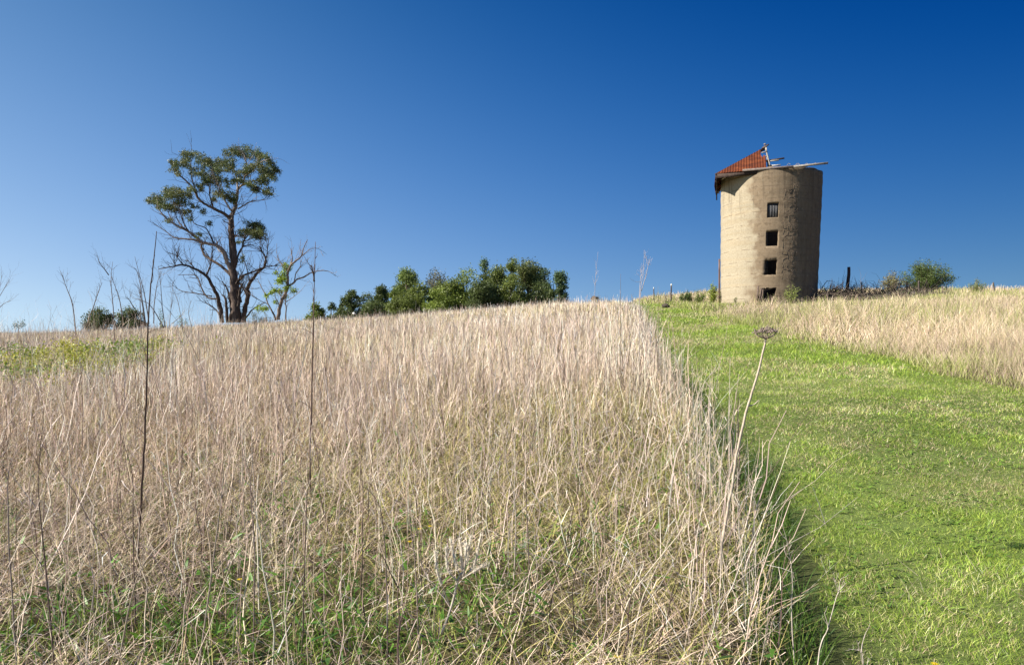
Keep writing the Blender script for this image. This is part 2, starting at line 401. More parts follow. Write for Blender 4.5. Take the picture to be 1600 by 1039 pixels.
# --- green undergrowth among the stalks (bottom) + rank green margin along the mown strip
g = Geo()
P = scatter(1.6, 9, 900, left); P = P[rng.random(len(P)) < greenness(P[:, 0], P[:, 1]) * .95 + .06]
n = len(P); blades(g, P, rng.uniform(.08, .34, n), rng.uniform(.004, .010, n), rng.uniform(.05, 1.0, n), pick(n, GRN), K=4, droop=rng.uniform(0, .5, n), tip=.1)
P = scatter(1.6, 8, 500, left); P = P[rng.random(len(P)) < greenness(P[:, 0], P[:, 1]) * .8 + .03]
n = len(P); P[:, 2] += rng.uniform(.02, .26, n)           # broad weed leaves
blades(g, P, rng.uniform(.03, .075, n), rng.uniform(.012, .026, n), rng.uniform(.5, 1.6, n), pick(n, [(.09, .20, .02), (.13, .26, .03), (.06, .13, .02)]), K=3, droop=.2, tip=.3)
margin = lambda X, Y: (np.abs(X - XL(Y) - .05) < (.13 + .012 * Y) * (.4 + vnoise(Y, X * 0, .6, 77))) & (Y < 40)
P = scatter(1.8, 12, 2200, margin); n = len(P)
blades(g, P, rng.uniform(.08, .27, n), rng.uniform(.003, .007, n), rng.uniform(.02, .6, n), pick(n, [(.05, .10, .018), (.07, .14, .02), (.12, .20, .03)]), K=4, droop=rng.uniform(0, .45, n), tip=.1)  # near margin blades coloured darker to carry the shadow strip beside the stalks
P = scatter(12, 40, 260, margin); n = len(P)
blades(g, P, rng.uniform(.12, .34, n), rng.uniform(.008, .014, n), rng.uniform(.02, .6, n), pick(n, GRN), K=3, droop=.2, tip=.1)
tag(g.build('green_weeds', M_green), 'green grass and weeds growing up through the base of the dead stalks', 'weeds', kind='stuff')

# --- mown lawn strip
g = Geo()
LAWN = [(.26, .38, .045), (.33, .43, .06), (.40, .46, .09), (.19, .30, .035), (.60, .56, .24), (.70, .61, .37)]
def lawn_blades(P, h, wid, K):
    n = len(P); X = P[:, 0]; Y = P[:, 1]
    d = sstep(.42, .74, fbm(X, Y, 1.6, 61) * .6 + fbm(X, Y, .35, 63) * .4)
    worn = sstep(.45, .56, fbm(X, Y, 2.2, 66)) * (.65 + .8 * sstep(.4, .6, fbm(X, Y, .6, 67)))
    dryp = np.clip(.05 + .34 * d + .38 * worn, 0, .85)
    r = rng.random(n)
    col = pick(n, LAWN[:4], v=.34); k = r < dryp; col[k] = pick(k.sum(), LAWN[4:] + [(.34, .25, .14), (.55, .42, .25)], v=.3)
    col = np.clip(col * (.62 + .76 * fbm(X, Y, .45, 64))[:, None] * (.8 + .4 * fbm(X, Y, 2.4, 65))[:, None], 0, .8)
    tuft = fbm(X, Y, .28, 71)
    L = h * rng.uniform(.5, 1.5, n) * (.45 + 1.35 * tuft ** 1.3) * (1 - .12 * worn)
    blades(g, P, L, wid * rng.uniform(.6, 1.4, n), rng.uniform(.1, 1.4, n), col, K=K, droop=rng.uniform(0, .5, n), tip=.15)
lawn_blades(scatter(2.2, 5.5, 19000, lawnm, tl=.2), .034, .0028, 3)
lawn_blades(scatter(5.5, 11, 5600, lawnm, tl=.1), .042, .0055, 3)
lawn_blades(scatter(11, 24, 1500, lawnm, tl=.1), .075, .012, 2)
lawn_blades(scatter(24, 60, 420, lawnm, tl=.05, tr=.45), .09, .026, 2)
# flat broad leaves of clover and plantain in the turf
P = scatter(2.2, 9, 420, lambda X, Y: lawnm(X, Y) & (fbm(X, Y, .5, 68) > .5), tl=.2); n = len(P); P[:, 2] += .02
blades(g, P, rng.uniform(.02, .05, n), rng.uniform(.008, .02, n), rng.uniform(.9, 1.5, n), pick(n, [(.16, .27, .035), (.22, .33, .05), (.10, .18, .03)]), K=3, droop=.2, tip=.4)
# scattered taller seeding tufts
P = scatter(2.2, 14, 60, lambda X, Y: lawnm(X, Y) & (fbm(X, Y, .7, 69) > .56), tl=.2); n = len(P)
blades(g, P, rng.uniform(.06, .15, n), rng.uniform(.003, .006, n), rng.uniform(.05, .8, n), pick(n, [(.36, .40, .10), (.24, .31, .05)]), K=3, droop=.4, tip=.1)
# loose cut straws lying on the lawn
P = scatter(2.4, 16, 16, lawnm, tl=.2); n = len(P); P[:, 2] += .035
blades(g, P, rng.uniform(.08, .38, n), rng.uniform(.002, .005, n), rng.uniform(1.4, 1.56, n), pick(n, [(.55, .46, .32), (.45, .36, .24)]), K=3, droop=.0, tip=.4)
tag(g.build('mown_grass', M_green), 'short mown green grass strip running up towards the silo', 'grass', kind='stuff')

# --- dry grass right of the strip, round the silo and over the hill behind
g = Geo()
def dry(P, h, wid, K, pal=None):
    n = len(P); X = P[:, 0]; Y = P[:, 1]
    edge = sstep(-.3, 2.4, X - XR(Y)) ** .7 * (1 - .55 * sstep(33, 39, Y))
    hh = h * (.55 + .9 * sstep(.3, .75, fbm(X, Y, .9, 82))) * (1 - .72 * sstep(31, 37, Y) * sstep(47, 43, Y) * sstep(7.5, 5, np.abs(X - SILO_C[0]))) * (.35 + .65 * edge) * (.6 + .8 * fbm(X, Y, 2.5, 81))
    col = pick(n, pal or [(.66, .51, .36), (.56, .43, .29), (.74, .60, .45), (.44, .33, .22), (.42, .39, .17)], [.3, .25, .2, .15, .1] if pal is None else None)
    col = np.clip(col * (.40 + 1.1 * fbm(X, Y, 1.2, 83))[:, None] * (.75 + .5 * fbm(X, Y, 5, 85))[:, None], 0, .85)
    gr = rng.random(n) < .08 + .42 * sstep(.5, .66, fbm(X, Y, 3.4, 84)) + .4 * sstep(31, 37, Y) * sstep(50, 44, Y)
    gr |= rng.random(n) < .7 * (1 - sstep(0, .7 + .02 * Y, X - XR(Y)))
    col[gr] = pick(gr.sum(), [(.30, .34, .08), (.38, .39, .13), (.24, .29, .07)])
    blades(g, P, hh * rng.uniform(.35, 1.4, n), wid * rng.uniform(.6, 1.4, n), np.abs(rng.normal(0, .42, n)), col, K=K, droop=rng.uniform(0, .4, n), tip=.2)
dry(scatter(6, 16, 800, right, tl=.3), .42, .005, 4)
dry(scatter(16, 30, 420, right, tl=.2), .5, .010, 3)
dry(scatter(30, 46, 190, right, tl=.15), .5, .020, 3)
dry(scatter(46, 84, 70, right, tl=.2), .55, .038, 2)
hump = lambda X, Y: (X > (890 - CX) / F * Y) & ((X < XL(Y)) | (Y > 58)) & (X < XR(Y))
dry(scatter(44, 75, 130, hump, tl=.08, tr=.35), .28, .028, 2)
tag(g.build('dry_grass', M_grass), 'dry beige grass on the slope right of the mown strip and round the silo', 'dry grass', kind='stuff')

# ------------------------------------------------------------------ leaves / trees
def leaf_cloud(g, c, r, n, size, col, cv=.22, shell=.55, droopy=0.0, asp=.45):
    """n leaf faces in an ellipsoid of radii r round c"""
    u = nrm(rng.normal(0, 1, (n, 3))); rad = rng.random(n) ** (1 / 3.) ; rad = shell + (1 - shell) * rad
    rad = np.where(rng.random(n) < .35, rng.random(n) ** .5, rad)
    P = np.asarray(c) + u * rad[:, None] * np.asarray(r)
    # bunch leaves into sprays
    ns = max(3, n // 14); S = P[rng.integers(0, n, ns)]; j = rng.integers(0, ns, n); k = rng.random(n) < .8
    P[k] = S[j[k]] + rng.normal(0, 1, (k.sum(), 3)) * (np.asarray(r).mean() * .16 + size * .5)
    a = nrm(rng.normal(0, 1, (n, 3)) + np.array([0, 0, -droopy])); b_ = nrm(np.cross(a, rng.normal(0, 1, (n, 3))))
    s = size * rng.uniform(.6, 1.4, n)[:, None]
    V = np.stack([P - a * s * .5, P + b_ * s * asp * .5, P + a * s * .5, P - b_ * s * asp * .5], 1).reshape(-1, 3)
    Q = (np.arange(n)[:, None] * 4 + np.arange(4)[None])
    cc = np.asarray(col, float)[None] * rng.uniform(1 - cv, 1 + cv, (n, 1))
    g.add(V, Q, np.repeat(cc, 4, 0))

def grow(g, p, d, L, r, col, depth, nb=3, spread=.6, up=.1, sides=4, ends=None, wig=.18):
    """random recursive twig work"""
    n = 4; P = [np.asarray(p, float)]; d = nrm(np.asarray(d, float))
    for i in range(n):
        d = nrm(d + rng.normal(0, wig, 3) + np.array([0, 0, up])); P.append(P[-1] + d * L / n)
    tube(g, P, r, r * .45, col, sides=sides, sm=2, cap=False)
    if ends is not None: ends.append(P[-1])
    if depth <= 0: return
    for k in range(nb):
        i = rng.integers(1, n + 1); nd = nrm(d + rng.normal(0, spread, 3))
        grow(g, P[i], nd, L * rng.uniform(.45, .8), r * .5, col, depth - 1, nb, spread, up, max(3, sides - 1), ends, wig)

def make_tree(name, label, px, ytop, ybase, wpx, Y, col, n=2600, clumps=9, shape='round', group=None, size=.16, trunk=(.16, .12, .09), cat='tree', cv=.25, asp=.5, seed=None, low=.15, shell=.5, names=('trunk', 'crown')):
    base = at(px, ybase, Y); base[2] = z1(base[0], base[1]) - .05
    top = at(px, ytop, Y)[2]; H = max(top - base[2], .4); Wd = wpx / F * Y
    t = empty(name, base, label, cat, group)
    gt = Geo(); gc = Geo(); cs = []
    for i in range(clumps):
        for _ in range(30):
            u = rng.uniform(-1, 1, 3)
            if (u ** 2).sum() < 1: break
        if shape == 'umbrella': zz = .62 + .34 * (1 - u[0] ** 2) * rng.random(); u = u * np.array([1, 1, 1])
        elif shape == 'cone': zz = rng.uniform(low, .93); u = u * (1.15 - zz)
        else: zz = low + (1 - low) * (.5 + .5 * u[2]) * .93
        rr = rng.uniform(.11, .24) * Wd
        c = base + np.array([u[0] * (Wd / 2 - rr * .7), u[1] * (Wd / 2 - rr * .7) * .9, zz * H - rr * .35])
        cs.append((c, rr))
    cs[0] = (base + np.array([0, 0, H - .22 * Wd * .8]), .22 * Wd)
    for c, rr in cs:
        rz = rr * rng.uniform(.6, .95)
        c[2] = min(c[2], base[2] + H - rz * .8)
        leaf_cloud(gc, c - base, (rr, rr, rz), int(n * 3.4) // clumps, size, np.array(col) * rng.uniform(.75, 1.25), cv, shell, asp=asp)
        mid = np.array([(c - base)[0] * .35, (c - base)[1] * .35, (c - base)[2] * .5]) + rng.normal(0, .06 * Wd, 3) * np.array([1, 1, .4])
        tube(gt, [np.array([rng.normal(0, .03), rng.normal(0, .03), 0]) * Wd * .5, mid, c - base], .022 * H + .02, .012, trunk, sides=5, jit=.15)
    gt.build(names[0], M_bark, t); gc.build(names[1], M_leaf, t)
    return t

# ------------------------------------------------------------------ big gum tree left
Zs = 3.35; YT = 57.0
tb = at(370, 497, YT); tb[2] = z1(tb[0], tb[1]) - .1
def zt(x, y, dep=0.0):       # traced silhouette point at real distance, dep = metres nearer / farther
    return at(200 + x / Zs, 210 + y / Zs, YT + dep)
tree_e = empty('gum_tree', tb, 'tall old gum tree with clumped olive crown and bare lower limbs on the left skyline', 'tree')
gt = Geo(); U = .0157
BK = (.115, .085, .07); PALE = (.30, .25, .215); DK = (.07, .052, .043)
limbs = [
 ([(565, 985), (560, 880), (555, 800), (552, 700), (550, 620), (545, 540), (540, 470), (543, 425)], 25, 12, BK, (0, 0)),
 ([(543, 430), (560, 385), (570, 340), (575, 290), (600, 265), (640, 250)], 11, 4, PALE, (0, .8)),
 ([(560, 385), (545, 400), (520, 370), (500, 330), (480, 290), (465, 240)], 6, 2, PALE, (0, -1.5)),
 ([(543, 450), (500, 415), (450, 390), (410, 370), (370, 340), (345, 290), (310, 250), (270, 215), (245, 180)], 9, 2.5, BK, (0, -1)),
 ([(370, 340), (340, 250), (330, 180), (330, 120)], 4, 1.5, BK, (-.4, .8)),
 ([(450, 390), (430, 330), (430, 260), (450, 180)], 4, 1.5, BK, (-.2, 1.4)),
 ([(575, 300), (570, 250), (560, 200), (545, 150)], 5, 2, PALE, (.2, 1.6)),
 ([(600, 265), (612, 220), (620, 160), (610, 110)], 5, 2, PALE, (.2, -1.2)),
 ([(612, 220), (650, 190), (690, 150), (715, 135)], 4, 1.5, PALE, (-.3, -1.8)),
 ([(575, 390), (610, 370), (650, 350), (700, 345), (745, 338)], 4, 1, PALE, (0, 1.5)),
 ([(640, 250), (690, 235), (745, 215)], 4, 1.5, BK, (.8, 1.8)),
 ([(640, 255), (680, 280), (720, 300)], 4, 1.5, BK, (.8, -.4)),
 ([(550, 730), (525, 680), (510, 640), (490, 600), (455, 580), (415, 572), (380, 560), (350, 530), (300, 500), (240, 470), (190, 430), (150, 375)], 12, 2.5, PALE, (0, -2.4)),
 ([(415, 572), (340, 552), (290, 548), (240, 540), (200, 510), (150, 478)], 6, 1.2, BK, (-.9, -.3)),
 ([(380, 560), (330, 520), (300, 480), (280, 430), (265, 370)], 5, 1.5, BK, (-1, -3)),
 ([(240, 470), (215, 420), (205, 360)], 3, 1.2, BK, (-2, -1)), ([(300, 500), (255, 440), (240, 340)], 3, 1.2, BK, (-2, -.6)),
 ([(455, 580), (430, 530), (405, 490), (345, 465), (330, 400)], 4, 1.5, BK, (-.8, 1)),
 ([(545, 745), (490, 690), (440, 660), (400, 630), (385, 590), (392, 560)], 8, 4, BK, (0, 1)),
 ([(492, 985), (482, 900), (470, 850), (440, 790), (410, 740), (350, 705), (290, 683), (240, 690), (160, 705)], 12, 2, DK, (-.3, -2.5)),
 ([(290, 683), (262, 650), (255, 622)], 3, 1, DK, (-1.7, -2)), ([(250, 690), (236, 664)], 2, 1, DK, (-2, -2.1)),
 ([(410, 740), (430, 690), (440, 640), (443, 590)], 5, 1.5, DK, (-1, 0)), ([(350, 705), (325, 672), (300, 655)], 3, 1, DK, (-1.3, -1)),
 ([(470, 860), (420, 855), (385, 805), (370, 760), (345, 735), (260, 737)], 5, 1.2, DK, (-.5, 1.5)),
 ([(440, 848), (350, 832), (280, 820), (232, 788)], 3, 1, DK, (0, 2)),
 ([(522, 985), (515, 900), (508, 855), (490, 840)], 9, 3, DK, (.3, .6)),
 ([(606, 985), (615, 900), (630, 840), (625, 800), (650, 760), (680, 722), (715, 690), (720, 650), (706, 620), (688, 588)], 13, 2.5, DK, (-.2, -1.6)),
 ([(720, 650), (730, 620), (726, 590)], 3, 1, DK, (-1.3, -1.5)), ([(715, 690), (760, 690), (780, 684)], 3, 1, DK, (-1.2, -.6)),
 ([(588, 760), (605, 738), (650, 722), (700, 700)], 7, 3, DK, (0, -1.2)), ([(590, 880), (575, 800), (588, 740)], 8, 5, DK, (0, .2)),
 ([(552, 720), (570, 650), (600, 590), (650, 580)], 7, 2, BK, (0, .9)), ([(600, 590), (610, 550), (645, 510), (660, 480)], 5, 1.5, BK, (.6, 1.2)),
 ([(610, 560), (650, 545), (690, 530)], 3, 1, BK, (.7, .9)), ([(540, 740), (500, 630), (470, 600), (466, 560)], 5, 2, PALE, (0, 1.2)),
 ([(552, 690), (535, 640), (530, 560), (525, 490)], 4, 1.5, BK, (-.3, -.6)), ([(553, 545), (575, 520)], 4, 2, BK, (0, -.4)),
 ([(625, 850), (600, 800), (585, 780)], 5, 2, DK, (-.6, -.2)), ([(640, 780), (620, 700), (600, 640)], 3, 1, BK, (-.9, -.8)),
 ([(545, 985), (540, 900), (530, 850), (515, 800), (490, 770)], 9, 2, DK, (.4, 1.2)), ([(580, 985), (578, 900), (585, 820), (600, 780)], 11, 4, DK, (-.3, -.6)),
 ([(535, 985), (545, 930), (560, 880)], 12, 8, DK, (.2, 0)), ([(500, 985), (470, 930), (440, 900), (400, 880)], 5, 1.5, DK, (.2, .8)), ([(600, 985), (640, 930), (670, 905), (720, 880)], 5, 1.5, DK, (.2, -.8)),
]
for pts, r0, r1, col, (d0, d1) in limbs:
    k = len(pts); P = np.array([zt(x, y, d0 + (d1 - d0) * i / (k - 1)) for i, (x, y) in enumerate(pts)]) - tb
    tube(gt, P, r0 * U, r1 * U, np.array(col), sides=7, jit=.16, sm=4)
    for q in range(3 + 2 * k):                        # fine dead twigs
        i = rng.integers(1, k); p = P[i - 1] + (P[i] - P[i - 1]) * rng.random()
        if pts[i][1] > 900: continue
        dd = nrm(P[i] - P[i - 1]) + rng.normal(0, .6, 3)
        grow(gt, p, dd, rng.uniform(.5, 1.7), .018 + .2 * r1 * U, np.array(col) * rng.uniform(.7, 1.1), 1, 2, .6, .08, 3)
gt.build('trunk', M_bark, tree_e, smooth=True)
rng = np.random.default_rng(5)
gc = Geo()
cl = [(600, 88, 60, 24), (540, 95, 45, 22), (655, 102, 50, 28), (718, 130, 45, 30), (765, 190, 38, 30), (742, 228, 34, 24), (695, 172, 45, 28), (640, 178, 38, 24),
 (598, 212, 42, 24), (570, 250, 34, 22), (640, 258, 30, 18), (700, 246, 34, 20), (728, 300, 34, 20), (668, 288, 34, 18), (530, 152, 34, 24), (715, 212, 36, 24), (535, 180, 26, 18),
 (330, 104, 54, 18), (282, 148, 42, 26), (236, 165, 26, 34), (258, 200, 20, 20), (395, 128, 42, 24), (455, 150, 46, 30), (360, 195, 42, 26), (425, 212, 55, 30), (470, 250, 38, 26),
 (412, 245, 32, 22), (370, 282, 26, 22), (518, 255, 18, 28), (498, 312, 50, 28), (538, 335, 30, 22), (482, 185, 36, 26), (452, 340, 20, 14), (330, 285, 20, 14), (400, 160, 28, 20),
 (240, 298, 60, 18), (300, 318, 36, 22), (135, 350, 42, 22), (190, 336, 55, 30), (268, 342, 55, 34), (240, 385, 40, 22), (300, 408, 30, 14), (180, 380, 35, 16), (350, 375, 22, 14), (395, 405, 18, 18), (425, 465, 16, 10), (215, 452, 26, 8), (325, 440, 20, 14), (370, 530, 18, 10),
 (650, 470, 48, 18), (690, 500, 34, 28), (640, 495, 48, 24), (612, 522, 36, 26), (698, 535, 26, 26), (660, 530, 36, 22), (578, 562, 16, 10), (600, 655, 12, 18)]
for (x, y, rx, rz) in cl:
    dep = rng.uniform(-1, 1) * (1.2 + rx * U * 1.2)
    dens = 1.0 if rx > 24 else .55
    for s in range(11):
        ox, oz = rng.uniform(-.75, .75) * rx, rng.uniform(-.8, .8) * rz
        colr = np.array([(.12, .14, .045), (.095, .12, .042), (.155, .16, .05), (.12, .155, .05)][rng.integers(4)])
        leaf_cloud(gc, zt(x + ox, y + oz, dep + rng.normal(0, .5)) - tb, (rx * U * .42, rx * U * .6, rz * U * .34), int(rx * rz * .082 * dens) + 10, .14, colr, .3, .2, .7, .36)
gc.build('crown', M_leaf, tree_e)

# ------------------------------------------------------------------ half dead tree right of it
Z2 = 5.194; Y2 = 52.0
def z2(x, y, dep=0.0): return at(380 + x / Z2, 340 + y / Z2, Y2 + dep)
b2 = at(434, 494, Y2); b2[2] = z1(b2[0], b2[1]) - .1
e2 = empty('half_dead_tree', b2, 'small half dead tree with bare forked branches and bright green leaf tufts beside the gum', 'tree')
gt = Geo(); U2 = Y2 / F / Z2
for pts, r0, r1, (d0, d1) in [
 ([(285, 830), (300, 720), (340, 620), (360, 560), (360, 500), (365, 440), (385, 390), (430, 350), (470, 315), (490, 250), (522, 180)], 17, 2.5, (0, -.6)),
 ([(358, 560), (410, 530), (440, 500), (500, 480), (560, 445), (640, 430), (700, 440), (750, 475)], 8, 1.5, (0, .8)),
 ([(415, 520), (430, 450), (462, 400), (468, 335)], 5, 2, (0, -.5)), ([(385, 390), (398, 330), (385, 250)], 7, 2, (0, .3)),
 ([(362, 450), (330, 400), (290, 350), (275, 300), (272, 210)], 4, 1.2, (0, .6)), ([(262, 830), (245, 780), (200, 700), (170, 610), (118, 505)], 9, 2, (0, .7)),
 ([(205, 705), (150, 680), (70, 632)], 4, 1.5, (.4, 0)), ([(345, 830), (348, 720), (342, 690), (400, 650), (462, 600)], 6, 1.5, (-.2, -.8)),
 ([(345, 690), (335, 650), (370, 620)], 3, 1, (-.3, -.3)), ([(470, 315), (540, 262), (600, 250), (680, 300)], 3, 1, (-.4, .2)),
 ([(360, 540), (300, 480), (268, 420)], 3, 1, (0, -.4)), ([(300, 720), (260, 640), (250, 560)], 4, 1, (0, -.5)), ([(320, 660), (280, 600), (210, 560)], 3, 1, (0, .4))]:
    k = len(pts); P = np.array([z2(x, y, d0 + (d1 - d0) * i / (k - 1)) for i, (x, y) in enumerate(pts)]) - b2
    tube(gt, P, r0 * U2, r1 * U2, (.20, .155, .125), sides=6, jit=.18)
    for q in range(k + 1):
        i = rng.integers(1, k); p = P[i - 1] + (P[i] - P[i - 1]) * rng.random()
        grow(gt, p, nrm(P[i] - P[i - 1]) + rng.normal(0, .5, 3) + np.array([0, 0, .3]), rng.uniform(.4, 1.2), .017, (.24, .19, .16), 1, 2, .5, .1, 3)
gt.build('trunk', M_bark, e2, smooth=True)
gc = Geo()
for x, y, r in [(350, 395, 34), (325, 500, 26), (300, 600, 20), (345, 640, 18), (230, 610, 18), (335, 455, 30), (290, 520, 30), (262, 452, 12), (350, 565, 26), (256, 592, 20), (412, 595, 22), (190, 632, 16), (256, 684, 14), (312, 482, 28), (372, 420, 18), (130, 740, 30), (180, 740, 24)]:
    leaf_cloud(gc, z2(x, y, rng.normal(0, .3)) - b2, (r * U2 * 1.15, r * U2 * 1.15, r * U2 * .8), int(r * 6.5), .12, (.25, .34, .035), .25, .2, 0, .6)
gc.build('leaf_tufts', M_leaf, e2)

# ------------------------------------------------------------------ distant copse behind the crest
DG = (.095, .125, .036); OL = (.15, .185, .04); YG = (.185, .235, .042); BG = (.10, .15, .058); GY = (.18, .18, .11)
cop = [
 ('low_tree', 'low yellow green tree at the left end of the distant copse', 494, 473, 492, 32, 78, YG, 1500, 8, 'round', .15),
 ('dark_tree', 'tiny dark round tree just right of the low yellow green one', 519, 474, 492, 17, 80, DG, 700, 5, 'round', .2),
 ('dark_tree', 'small dark thin tree with gaps, second from the left end of the copse', 536, 466, 490, 16, 80, DG, 700, 5, 'round', .3),
 ('flat_topped_tree', 'dark open tree with flat layered top near the small white stone', 549, 452, 490, 28, 80, DG, 1100, 7, 'umbrella', .3),
 ('dark_tree', 'dense dark dome shaped tree left of the taller copse trees', 573, 458, 490, 44, 80, DG, 2600, 10, 'round', .0),
 ('flat_topped_tree', 'dark tree with rounded flat top rising over the dense dome', 597, 446, 488, 30, 82, DG, 1400, 8, 'umbrella', .3),
 ('bright_tree', 'narrow bright green tree at the foot of the taller copse trees', 614, 455, 486, 22, 78, YG, 900, 6, 'round', .1),
 ('open_tree', 'bright green open tree with sky showing through, left of the grey one', 638, 419, 484, 54, 82, (.19, .25, .06), 2400, 13, 'umbrella', .3),
 ('dense_tree', 'dense olive green tree low in front of the open one', 656, 440, 482, 54, 76, OL, 3400, 12, 'round', .05),
 ('thin_grey_tree', 'thin grey leafed tree with sparse crown in the middle of the copse', 683, 420, 480, 54, 84, GY, 900, 12, 'umbrella', .3),
 ('dense_tree', 'dark olive tree low in front of the thin grey one', 692, 440, 480, 46, 77, OL, 3000, 11, 'round', .05),
 ('broad_tree', 'broad bright yellow green tree in the centre of the copse', 730, 419, 478, 78, 76, YG, 5200, 18, 'round', .03),
 ('slender_tree', 'slender dark tree whose pointed top sticks up from the copse', 757, 405, 474, 30, 82, BG, 1500, 8, 'cone', .1),
 ('broad_tree', 'broad olive tree between the slender and the tallest copse tree', 778, 413, 472, 64, 78, OL, 3800, 13, 'round', .05),
 ('tall_tree', 'tallest olive tree of the copse, narrow with a rounded head', 800, 404, 470, 44, 82, OL, 2600, 11, 'cone', .1),
 ('spreading_tree', 'spreading tree with bare stems and umbrella crown near the right end of the copse', 826, 406, 470, 66, 79, (.14, .165, .045), 3600, 15, 'umbrella', .3),
 ('drooping_tree', 'dark drooping tree at the lower right shoulder of the copse', 850, 421, 468, 42, 78, BG, 2300, 10, 'round', .0),
 ('conical_tree', 'separate blue green tree at the right end of the copse', 876, 423, 468, 40, 77, BG, 2400, 10, 'cone', .0),
 ('low_tree', 'low dark tree filling the foot of the copse left of its centre', 622, 462, 486, 36, 75, OL, 1800, 8, 'round', .0),
 ('low_tree', 'low dark tree filling the foot of the copse right of its centre', 765, 440, 476, 46, 74, DG, 2600, 9, 'round', .0),
 ('low_tree', 'low shaded tree under the umbrella crown at the right of the copse', 812, 442, 472, 44, 76, DG, 2000, 9, 'round', .0),
 ('hedge_bush', 'bushy olive undergrowth filling the copse between the bright and dense trees', 634, 456, 486, 60, 74, OL, 3000, 12, 'round', .0),
 ('hedge_bush', 'bushy yellow green undergrowth at the foot of the grey leafed tree', 684, 448, 482, 60, 73, YG, 3000, 12, 'round', .0),
 ('hedge_bush', 'olive undergrowth right of the thin grey tree, before the broad central tree', 708, 436, 480, 54, 75, OL, 3000, 13, 'round', .0),
 ('hedge_bush', 'dark undergrowth at the foot of the slender pointed tree', 752, 436, 476, 60, 73, DG, 3000, 12, 'round', .0),
 ('hedge_bush', 'olive undergrowth below the tallest copse tree', 798, 430, 474, 56, 74, OL, 3000, 12, 'round', .0),
 ('hedge_bush', 'dark low undergrowth at the right end of the copse', 846, 438, 470, 60, 75, DG, 2600, 11, 'round', .0),
 ('hedge_bush', 'low dark bush joining the small trees at the left part of the copse', 586, 466, 490, 64, 77, DG, 2600, 12, 'round', .0),
 ('hedge_bush', 'very low dark bush under the flat layered tree near the white stone', 540, 477, 492, 50, 79, DG, 1600, 10, 'round', .0),
 ('lone_tree', 'tiny lone round tree on the far left horizon', 29, 500, 512, 38, 110, DG, 1200, 7, 'round', .1),
 ('flat_dark_tree', 'flat topped dark tree, left one of the pair behind the bare shrubs', 158, 480, 506, 50, 80, DG, 2600, 11, 'round', .1),
 ('flat_dark_tree', 'flat topped dark tree, right one of the pair behind the bare shrubs', 203, 480, 506, 52, 82, DG, 2600, 11, 'round', .1),
]
for (nm, lb, px, yt, yb, wd, Y, col, n, k, shp, low) in cop:
    make_tree(nm, lb, px, yt, yb, wd, Y, col, n=n, clumps=k + 9, shape=shp, low=low, size=.19, group='trees of the distant copse' if 480 < px < 900 else 'dark trees beyond the left skyline')

# shrubs
def shrub(name, label, px, yt, yb, wd, Y, col, n, group=None, size=.10, ns=14, stem=(.2, .16, .11), spiky=0.0):
    base = at(px, yb, Y); base[2] = z1(base[0], base[1]) - .03
    H = at(px, yt, Y)[2] - base[2]; Wd = wd / F * Y
    t = empty(name, base, label, 'shrub', group); gs = Geo(); gl = Geo()
    for i in range(ns):
        a = rng.uniform(0, 2 * np.pi); rr = rng.random() ** .5 * Wd / 2; hh = H * (1 - .45 * (rr / (Wd / 2)) ** 2) * rng.uniform(.72, 1.0)
        e = np.array([np.cos(a) * rr, np.sin(a) * rr, hh])
        P = [np.array([e[0] * .15, e[1] * .15, 0]), np.array([e[0] * .6, e[1] * .6, hh * .55]), e]
        tube(gs, P, .012 + .004 * H, .003, stem, sides=4)
        for s in (.45, .7, .95):
            c = catmull(P, 10)[int(s * 20)]
            leaf_cloud(gl, c - np.array([0, 0, .1 * H]), (Wd * .13, Wd * .13, H * (.13 + spiky * .1)), max(6, n // (ns * 3)), size, np.array(col) * rng.uniform(.75, 1.25), .28, .2, -spiky, .35)
    gs.build('stems', M_twig, t); gl.build('foliage', M_leaf, t); return t
shrub('large_shrub', 'large dark green feathery shrub on the skyline right of the silo', 1446, 402, 446, 72, 56, (.10, .14, .035), 15000, size=.13, ns=46, spiky=.2)
shrub('pale_shrub', 'pale dry yellowish shrub at the left foot of the large green one', 1396, 420, 450, 46, 54, (.22, .20, .085), 2400, size=.12, ns=18, spiky=.3)
shrub('small_shrub', 'small yellow green shrub near the lone post on the right skyline', 1524, 434, 462, 30, 46, (.20, .22, .06), 1300, size=.09, ns=12, spiky=.8)
shrub('low_bush', 'low mid green bush right of the white capped fence post', 1073, 452, 472, 24, 46, (.09, .15, .03), 1500, size=.10, ns=12)
shrub('low_bush', 'low yellow green bush between the green bush and the silo', 1093, 453, 472, 18, 46.5, (.15, .20, .04), 1000, size=.09, ns=9)
shrub('climbing_bush', 'yellow green leafy bush growing against the left foot of the silo', 1114, 441, 472, 15, 45.5, (.24, .29, .035), 1300, size=.11, ns=9)
shrub('sapling', 'leafy yellow green sapling in front of the silo wall right of its doorway', 1239, 431, 469, 22, 41.2, (.25, .29, .08), 900, size=.09, ns=9, spiky=.3)
shrub('weed_tuft', 'small green weed tuft at the left foot of the silo wall', 1151, 462, 471, 9, 41.3, (.16, .20, .05), 160, size=.06, ns=5)
shrub('weed_tuft', 'low bright weed tuft at the right foot of the silo', 1284, 460, 468, 14, 41, (.25, .32, .05), 300, size=.07, ns=6)
shrub('weed_tuft', 'dark green tuft at the foot of the white capped fence post', 1046, 463, 472, 9, 45, (.08, .13, .03), 240, size=.07, ns=5)
shrub('weed_tuft', 'bright green weed tuft by a post in the brush heap', 1411, 451, 463, 12, 43, (.13, .22, .04), 260, size=.08, ns=6)
shrub('grass_tuft', 'tiny brown grass tuft on the skyline right of the copse', 937, 458, 466, 12, 52, (.22, .19, .09), 260, size=.08, ns=8, spiky=.6)
